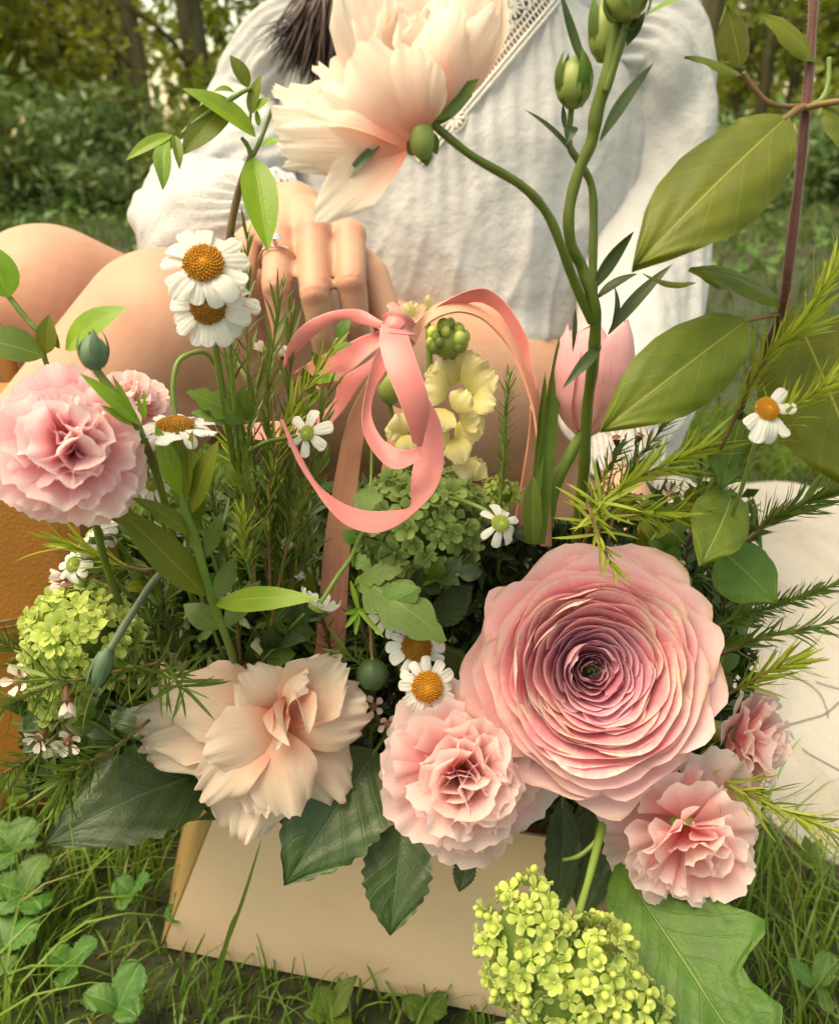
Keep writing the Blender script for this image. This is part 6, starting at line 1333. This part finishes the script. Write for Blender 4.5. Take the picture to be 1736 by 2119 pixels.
# ---- needle sprigs
S = sprig
LS = [
 # upper centre-left bundle
 ('needle sprig reaching highest in front of the hand, left of the ring', [(560, 1230, .41), (530, 1000, .395), (512, 760, .385), (512, 480, .375)], 43, 73, 'needle_green', 'stem_brown', 41),
 ('needle sprig ending just below the ring', [(575, 1230, .41), (560, 1000, .39), (555, 800, .38), (585, 590, .37)], 43, 77, 'needle_green', 'stem_brown', 30),
 ('brownish needle sprig in front of the middle finger', [(590, 1230, .41), (600, 1000, .395), (600, 850, .39), (600, 640, .385)], 36, 77, 'needle_green', 'stem_brown', 28),
 ('needle sprig leaning right across the ribbon side loop', [(560, 1250, .40), (560, 1000, .38), (600, 860, .372), (690, 720, .365)], 37, 73, 'needle_yellow', 'stem_brown', 30),
 ('needle sprig behind the daisy pair', [(530, 1230, .40), (505, 1000, .385), (485, 850, .378), (472, 690, .37)], 40, 73, 'needle_green', 'stem_red', 31),
 ('short needle sprig below the daisy pair', [(530, 1250, .39), (520, 1080, .372), (510, 930, .362), (545, 740, .355)], 38, 77, 'needle_green', 'stem_brown', 30),
 ('bushy needle sprig right of the feverfew leaf', [(600, 1260, .40), (620, 1100, .388), (645, 960, .38), (680, 800, .376)], 36, 73, 'needle_green', 'stem_brown', 33),
 ('low needle sprig filling the space left of the bag handle', [(610, 1300, .41), (600, 1180, .40), (580, 1060, .39), (560, 920, .385)], 40, 70, 'needle_green', 'stem_brown', 41),
 ('needle sprig bending over the long ribbon loop', [(560, 1300, .40), (590, 1150, .385), (620, 1050, .378), (665, 960, .372)], 28, 64, 'needle_green', 'stem_brown', 33),
 ('dense needle sprig behind the long pointed leaves', [(500, 1380, .42), (480, 1200, .40), (450, 1080, .39), (430, 960, .38)], 43, 68, 'needle_green', 'stem_brown', 41),
 ('needle sprig low beside the bright pointed leaf', [(540, 1400, .42), (560, 1300, .405), (600, 1210, .395), (650, 1120, .39)], 36, 64, 'needle_green', 'stem_brown', 41),
 ('bright young shoot beside the long pointed leaves', [(520, 1200, .37), (505, 1130, .362), (500, 1060, .36)], 24, 54, 'needle_yellow', 'stem_light', 45),
 ('fresh small leaved shoot left of the fallen ribbon tail', [(510, 1130, .39), (500, 1000, .38), (470, 900, .375)], 25, 61, 'needle_yellow', 'stem_light', 37),
 # left side
 ('needle sprig pointing left under the carnation over the leather bag', [(310, 1185, .372), (240, 1165, .364), (180, 1142, .356), (140, 1128, .35)], 16, 105, 'needle_yellow', 'stem_brown', 24),
 ('second needle twig below the one under the carnation', [(320, 1180, .38), (250, 1175, .374), (200, 1168, .37)], 22, 78, 'needle_green', 'stem_brown', 50),
 ('needle sprig crossing the left viburnum ball', [(330, 1372, .372), (260, 1385, .362), (150, 1408, .350), (100, 1400, .345)], 30, 110, 'needle_green', 'stem_brown', 68),
 ('needle sprig falling from the far left edge', [(170, 1390, .37), (80, 1430, .362), (-10, 1470, .355)], 26, 92, 'needle_green', 'stem_brown', 65),
 ('needle sprig in front of the peach bloom', [(280, 1400, .38), (330, 1390, .368), (365, 1410, .358), (385, 1425, .352)], 22, 98, 'needle_green', 'stem_light', 75),
 ('long needle sprig over the shaded left leaf', [(310, 1490, .385), (240, 1545, .375), (170, 1585, .366), (130, 1612, .36)], 34, 98, 'needle_green', 'stem_brown', 62),
 ('needle tuft hanging lowest at the left', [(230, 1560, .38), (180, 1585, .37), (146, 1607, .362), (120, 1660, .355)], 30, 98, 'needle_green', 'stem_brown', 48),
 ('needle sprig at the left edge near the ground leaves', [(120, 1520, .38), (60, 1570, .37), (10, 1600, .365), (-20, 1640, .36)], 34, 86, 'needle_green', 'stem_brown', 58),
 ('dark needle tangle below the leather bag', [(200, 1320, .40), (120, 1350, .39), (40, 1345, .385), (-20, 1310, .38)], 40, 76, 'needle_green', 'stem_brown', 60),
 ('needle sprig hidden behind the peach bloom', [(440, 1480, .43), (380, 1420, .415), (330, 1330, .405), (300, 1250, .40)], 44, 70, 'needle_green', 'stem_brown', 58),
 ('fine needle sprig between viburnum ball and pointed leaves', [(400, 1400, .42), (350, 1300, .405), (330, 1200, .395), (300, 1110, .39)], 44, 66, 'needle_green', 'stem_brown', 58),
 # right side
 ('yellow green needle sprig fanning right above the ranunculus', [(1200, 1140, .40), (1240, 1060, .372), (1300, 1000, .36), (1400, 950, .35), (1460, 925, .345)], 43, 104, 'needle_yellow', 'stem_brown', 40),
 ('star shaped needle tip above the ranunculus', [(1240, 1120, .38), (1238, 1060, .362), (1245, 1030, .352)], 16, 92, 'needle_yellow', 'stem_light', 75),
 ('needle sprig dipping onto the ranunculus petals', [(1215, 1040, .355), (1235, 1100, .338), (1255, 1150, .325), (1262, 1165, .322)], 12, 74, 'needle_yellow', 'stem_brown', 28),
 ('needle sprig pointing right toward the bright leaf', [(1230, 1080, .375), (1310, 1060, .362), (1390, 1065, .352), (1440, 1075, .348)], 36, 90, 'needle_yellow', 'stem_brown', 42),
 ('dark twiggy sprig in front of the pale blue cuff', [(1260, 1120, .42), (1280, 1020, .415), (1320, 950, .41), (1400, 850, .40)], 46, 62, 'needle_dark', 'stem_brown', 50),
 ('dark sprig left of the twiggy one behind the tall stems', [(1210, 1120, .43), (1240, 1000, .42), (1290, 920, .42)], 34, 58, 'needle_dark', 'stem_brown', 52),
 ('long needle sprig rising over the upper right leaf', [(1490, 930, .335), (1574, 758, .312), (1656, 668, .302), (1770, 490, .29)], 57, 105, 'needle_yellow', 'stem_brown', 30),
 ('soft needle sprig over the large right edge leaf', [(1540, 960, .325), (1620, 860, .308), (1690, 810, .30), (1770, 770, .295)], 31, 101, 'needle_yellow', 'stem_brown', 35),
 ('needle sprig crossing behind the fallen open daisy', [(1420, 1060, .36), (1500, 980, .35), (1560, 900, .345), (1600, 760, .34)], 40, 80, 'needle_green', 'stem_brown', 42),
 ('thick needle sprig pointing right over the blanket, uppermost', [(1540, 1120, .385), (1600, 1075, .375), (1680, 1035, .365), (1770, 1000, .358)], 56, 88, 'needle_green', 'stem_brown', 34),
 ('bushy short needled sprig over the blanket', [(1440, 1310, .40), (1540, 1275, .385), (1640, 1240, .372), (1770, 1195, .36)], 110, 46, 'needle_green', 'stem_light', 46),
 ('needle sprig with orange twig right of the ranunculus', [(1490, 1355, .39), (1560, 1325, .378), (1640, 1305, .368), (1770, 1280, .36)], 26, 72, 'needle_green', 'stem_brown', 42),
 ('needle fan between ranunculus and right carnation', [(1500, 1440, .39), (1545, 1415, .38), (1600, 1385, .372), (1650, 1368, .368)], 27, 90, 'needle_yellow', 'stem_brown', 40),
 ('needle sprig sweeping down right past the blush carnation', [(1400, 1570, .385), (1460, 1600, .37), (1560, 1650, .355), (1680, 1700, .345), (1790, 1745, .338)], 40, 105, 'needle_yellow', 'stem_brown', 40),
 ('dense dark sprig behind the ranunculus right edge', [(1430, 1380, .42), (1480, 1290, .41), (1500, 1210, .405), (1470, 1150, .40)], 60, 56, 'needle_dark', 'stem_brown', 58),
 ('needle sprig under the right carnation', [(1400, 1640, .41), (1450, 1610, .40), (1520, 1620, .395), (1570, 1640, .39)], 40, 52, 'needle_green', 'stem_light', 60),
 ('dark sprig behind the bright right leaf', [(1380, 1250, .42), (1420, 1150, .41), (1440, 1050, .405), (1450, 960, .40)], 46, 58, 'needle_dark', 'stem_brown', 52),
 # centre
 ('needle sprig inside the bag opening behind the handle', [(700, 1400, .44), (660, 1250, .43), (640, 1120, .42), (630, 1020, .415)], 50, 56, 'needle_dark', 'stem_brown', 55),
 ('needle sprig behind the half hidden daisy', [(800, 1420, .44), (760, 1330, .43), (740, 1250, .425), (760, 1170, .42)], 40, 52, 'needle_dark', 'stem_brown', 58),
 ('thin needles left of the seed pod', [(790, 1400, .40), (740, 1370, .392), (700, 1340, .385)], 14, 60, 'needle_green', 'stem_light', 48)]
for i, (lb, pts, n, nl, mt, sm_, sp_) in enumerate(LS):
    S(lb, pts, int(n * 1.4), nl, mt, sm_, 200 + i, spread=sp_, nw=min(.13, 7.6 / nl))

# ---- soft leafy shoots between the flowers
def shoot(label, pts, n, ln, wd, mats, seed):
    t = thing('leafy_shoot', label, 'branch', Pt(*pts[0]), 'leafy shoots between the flowers'); r = rnd(seed)
    stem(t, pts, 4, 'stem_light'); C = catmull(np.array(pts, float), 12); m = len(C)
    for i in range(n):
        k = int((.15 + .85 * i / max(1, n - 1)) * (m - 1)); x, y, d = C[k]; q = C[min(m - 1, k + 2)] - C[max(0, k - 2)]; th = math.atan2(q[1], q[0])
        a = th + (1 if i % 2 else -1) * r.uniform(.5, 1.1) * (0 if i == n - 1 else 1); L_ = ln * r.uniform(.7, 1.15)
        leaf(t, (x, y, d), (x + L_ * math.cos(a), y + L_ * math.sin(a), d - r.uniform(-.004, .014)), wd * r.uniform(.8, 1.2), (r.uniform(-.4, .4), r.uniform(.1, .8), 1), r.choice(mats), shape='ovate', bend=r.uniform(.02, .14), fold=r.uniform(.05, .25), ruf=.02, nu=9, nv=14, seed=seed + i)
for i, (lb, pts, n, ln, wd, mats) in enumerate([
    ('soft leafy shoot just left of the upright bag handle', [(640, 1330, .42), (625, 1240, .41), (600, 1150, .40), (570, 1080, .395)], 11, 70, 40, ['leaf_mid', 'leaf_olive']),
    ('leafy shoot above the peach bloom', [(520, 1400, .42), (560, 1350, .41), (600, 1300, .405), (630, 1270, .40)], 9, 66, 40, ['leaf_mid', 'leaf_dark']),
    ('leafy shoot behind the drooping sage bud', [(400, 1420, .425), (360, 1330, .415), (330, 1250, .408), (300, 1200, .40)], 10, 60, 36, ['leaf_mid', 'leaf_olive']),
    ('small leafed shoot below the sideways daisy', [(470, 1250, .40), (440, 1150, .39), (400, 1060, .385), (330, 1010, .38)], 10, 60, 36, ['leaf_mid', 'leaf_clover']),
    ('leafy shoot under the green viburnum ball', [(800, 1290, .43), (850, 1230, .42), (900, 1200, .415), (950, 1190, .41)], 8, 56, 34, ['leaf_mid', 'leaf_dark']),
    ('leafy shoot above the right shoulder of the ranunculus', [(1290, 1230, .42), (1330, 1150, .41), (1370, 1090, .405), (1420, 1040, .40)], 11, 62, 40, ['leaf_mid', 'leaf_olive']),
    ('leafy shoot right of the ranunculus, above the carnation', [(1440, 1460, .42), (1480, 1400, .41), (1500, 1340, .405), (1530, 1280, .40)], 9, 56, 34, ['leaf_mid', 'leaf_dark']),
    ('leafy shoot at far left under the viburnum ball', [(260, 1540, .42), (200, 1500, .41), (130, 1480, .40), (60, 1470, .395)], 10, 64, 38, ['leaf_mid', 'leaf_dark']),
    ('pale leafy shoot reaching into the ribbon side loop', [(620, 900, .40), (640, 830, .39), (660, 770, .385), (700, 700, .38)], 7, 52, 28, ['leaf_bright', 'leaf_mid'])]):
    shoot(lb, pts, n, ln, wd, mats, 500 + 20 * i)

# ---- plants growing on the ground round the bag
def ground_at(x, y, z=.0):
    d = FV + (x - 868) / FPX * RV + (1059.5 - y) / FPX * UV_
    return CAMP + d * ((CAM_H - z) / -d[2])
def weed(label, x, y, leaves, mat, seed, h=.03, shape='ovate', cat='plant', grp='low leafy weeds round the bag'):
    """leaves: (dx, dy, length m, width m) in ground-plane directions, spread from the top of a short stalk"""
    b = ground_at(x, y, h); b[2] = h; b0 = b.copy(); b0[2] = 0; r = rnd(seed)
    t = thing('weed', label, cat, b0, grp)
    part('stalk', tube([b0 - [0, 0, .01], b0 * .5 + b * .5 + [.002, 0, 0], b], .0011, 6), 'stem_light', t)
    for (a, el, ln, wd) in leaves:
        a = math.radians(a); el = math.radians(el); dv = np.array([math.cos(a) * math.cos(el), math.sin(a) * math.cos(el), math.sin(el)])
        tip = b + dv * ln * .82 * r.uniform(.8, 1.15); part('leaf', blade(b, tip, wd * .85 * r.uniform(.8, 1.15), np.array([-dv[0] * .4 + r.uniform(-.3, .3), -dv[1] * .4 + r.uniform(-.3, .3), 1.]), 'round' if mat == 'leaf_clover' else shape, bend=r.uniform(.0, .2), fold=r.uniform(-.1, .2), ruf=.045, rfreq=r.uniform(2, 4), serr=.05, quilt=.02, qn=5, nu=15, nv=30, seed=seed + int(ln * 9999)), mat, t)
    return t
weed('broad leaved pale weed at the left edge, upper one', 30, 1760, [(60, 35, .034, .026), (150, 20, .032, .026), (10, 10, .026, .020), (250, 5, .024, .020)], 'leaf_clover', 1, .045)
weed('broad leaved pale weed at the left edge, just below the upper one', 55, 1850, [(70, 30, .028, .024), (170, 15, .034, .026), (320, 5, .026, .022), (230, 0, .03, .026), (20, 20, .02, .018)], 'leaf_clover', 2, .04)
weed('broad leaved weed at the left edge near the bottom corner', 10, 1960, [(20, 25, .035, .03), (120, 15, .03, .025), (290, 5, .028, .026)], 'leaf_clover', 3, .03)
weed('two leaved seedling standing before the bottom edge of the bag', 678, 2105, [(125, 62, .030, .022), (38, 40, .032, .017), (180, 15, .02, .014), (330, 10, .022, .016)], 'leaf_mid', 4, .025)
weed('clover like weed in the grass at the lower left', 150, 2000, [(40, 25, .024, .02), (160, 20, .024, .02), (280, 15, .022, .018)], 'leaf_clover', 5, .025)
weed('small weed at the bottom edge left of the bag corner', 245, 2085, [(60, 40, .03, .024), (170, 15, .026, .02), (330, 15, .024, .018)], 'leaf_clover', 6, .025)
weed('lobed dark weed at the edge of the blanket', 1672, 1785, [(40, 45, .026, .014), (100, 60, .024, .014), (170, 30, .024, .014), (300, 15, .024, .014), (235, 25, .02, .012)], 'leaf_mid', 7, .03)
weed('flat green weed under the front of the bag', 880, 2105, [(40, 20, .026, .02), (150, 20, .026, .018), (270, 5, .02, .016)], 'leaf_mid', 8, .012)
weed('pale weed near the shaded left leaf', 270, 1850, [(40, 30, .022, .018), (150, 25, .022, .018), (270, 15, .02, .016)], 'leaf_clover', 9, .03)
weed('round leaved weed beside the bag corner', 385, 1900, [(100, 40, .024, .018), (200, 30, .022, .018), (350, 20, .02, .014)], 'leaf_clover', 10, .025)
weed('weed in the right corner grass', 1690, 2040, [(50, 30, .028, .016), (150, 25, .026, .015), (260, 10, .024, .014)], 'leaf_clover', 11, .03)
weed('weed beyond the bag on the left, under the needles', 60, 1640, [(30, 30, .035, .028), (140, 25, .035, .028), (260, 15, .03, .024)], 'leaf_mid', 12, .04)
# long grass blades that stand in front of the bag
def blade_of_grass(label, pts, w):
    t = thing('grass_blade', label, 'grass', ground_at(pts[0][0], pts[0][1]), 'single long grass blades in front of the bag')
    P = np.array([Pt(*p) for p in pts]); C = catmull(P, 6); k = len(C); ww = w * np.array([p[2] for p in pts]).mean() / FPX * np.sin(np.clip(np.linspace(.35, 3.12, k), 0, 3.14)) ** .6
    e = RV * .9 + FV * .3; V = np.stack([C - e * ww[:, None] / 2, C + FV * ww[:, None] * .15, C + e * ww[:, None] / 2], 1).reshape(-1, 3)
    part('blade', (V, gridf(3, k), np.stack([np.tile([0, .5, 1], k), np.repeat(np.linspace(0, 1, k), 3)], 1)), 'grass', t)
blade_of_grass('tallest grass blade leaning right in front of the bag', [(425, 2085, .485), (455, 1990, .478), (500, 1870, .468), (541, 1738, .455)], 10)
blade_of_grass('grass blade beside the tallest one, a little shorter', [(440, 2090, .482), (455, 2010, .476), (478, 1920, .468), (492, 1885, .464)], 11)
blade_of_grass('short grass blade at the left corner of the bag', [(375, 2060, .50), (398, 1990, .492), (426, 1928, .485)], 8)
blade_of_grass('bent grass blade low across the bag edge', [(440, 2110, .48), (470, 2060, .475), (520, 2030, .47), (560, 2020, .468)], 9)
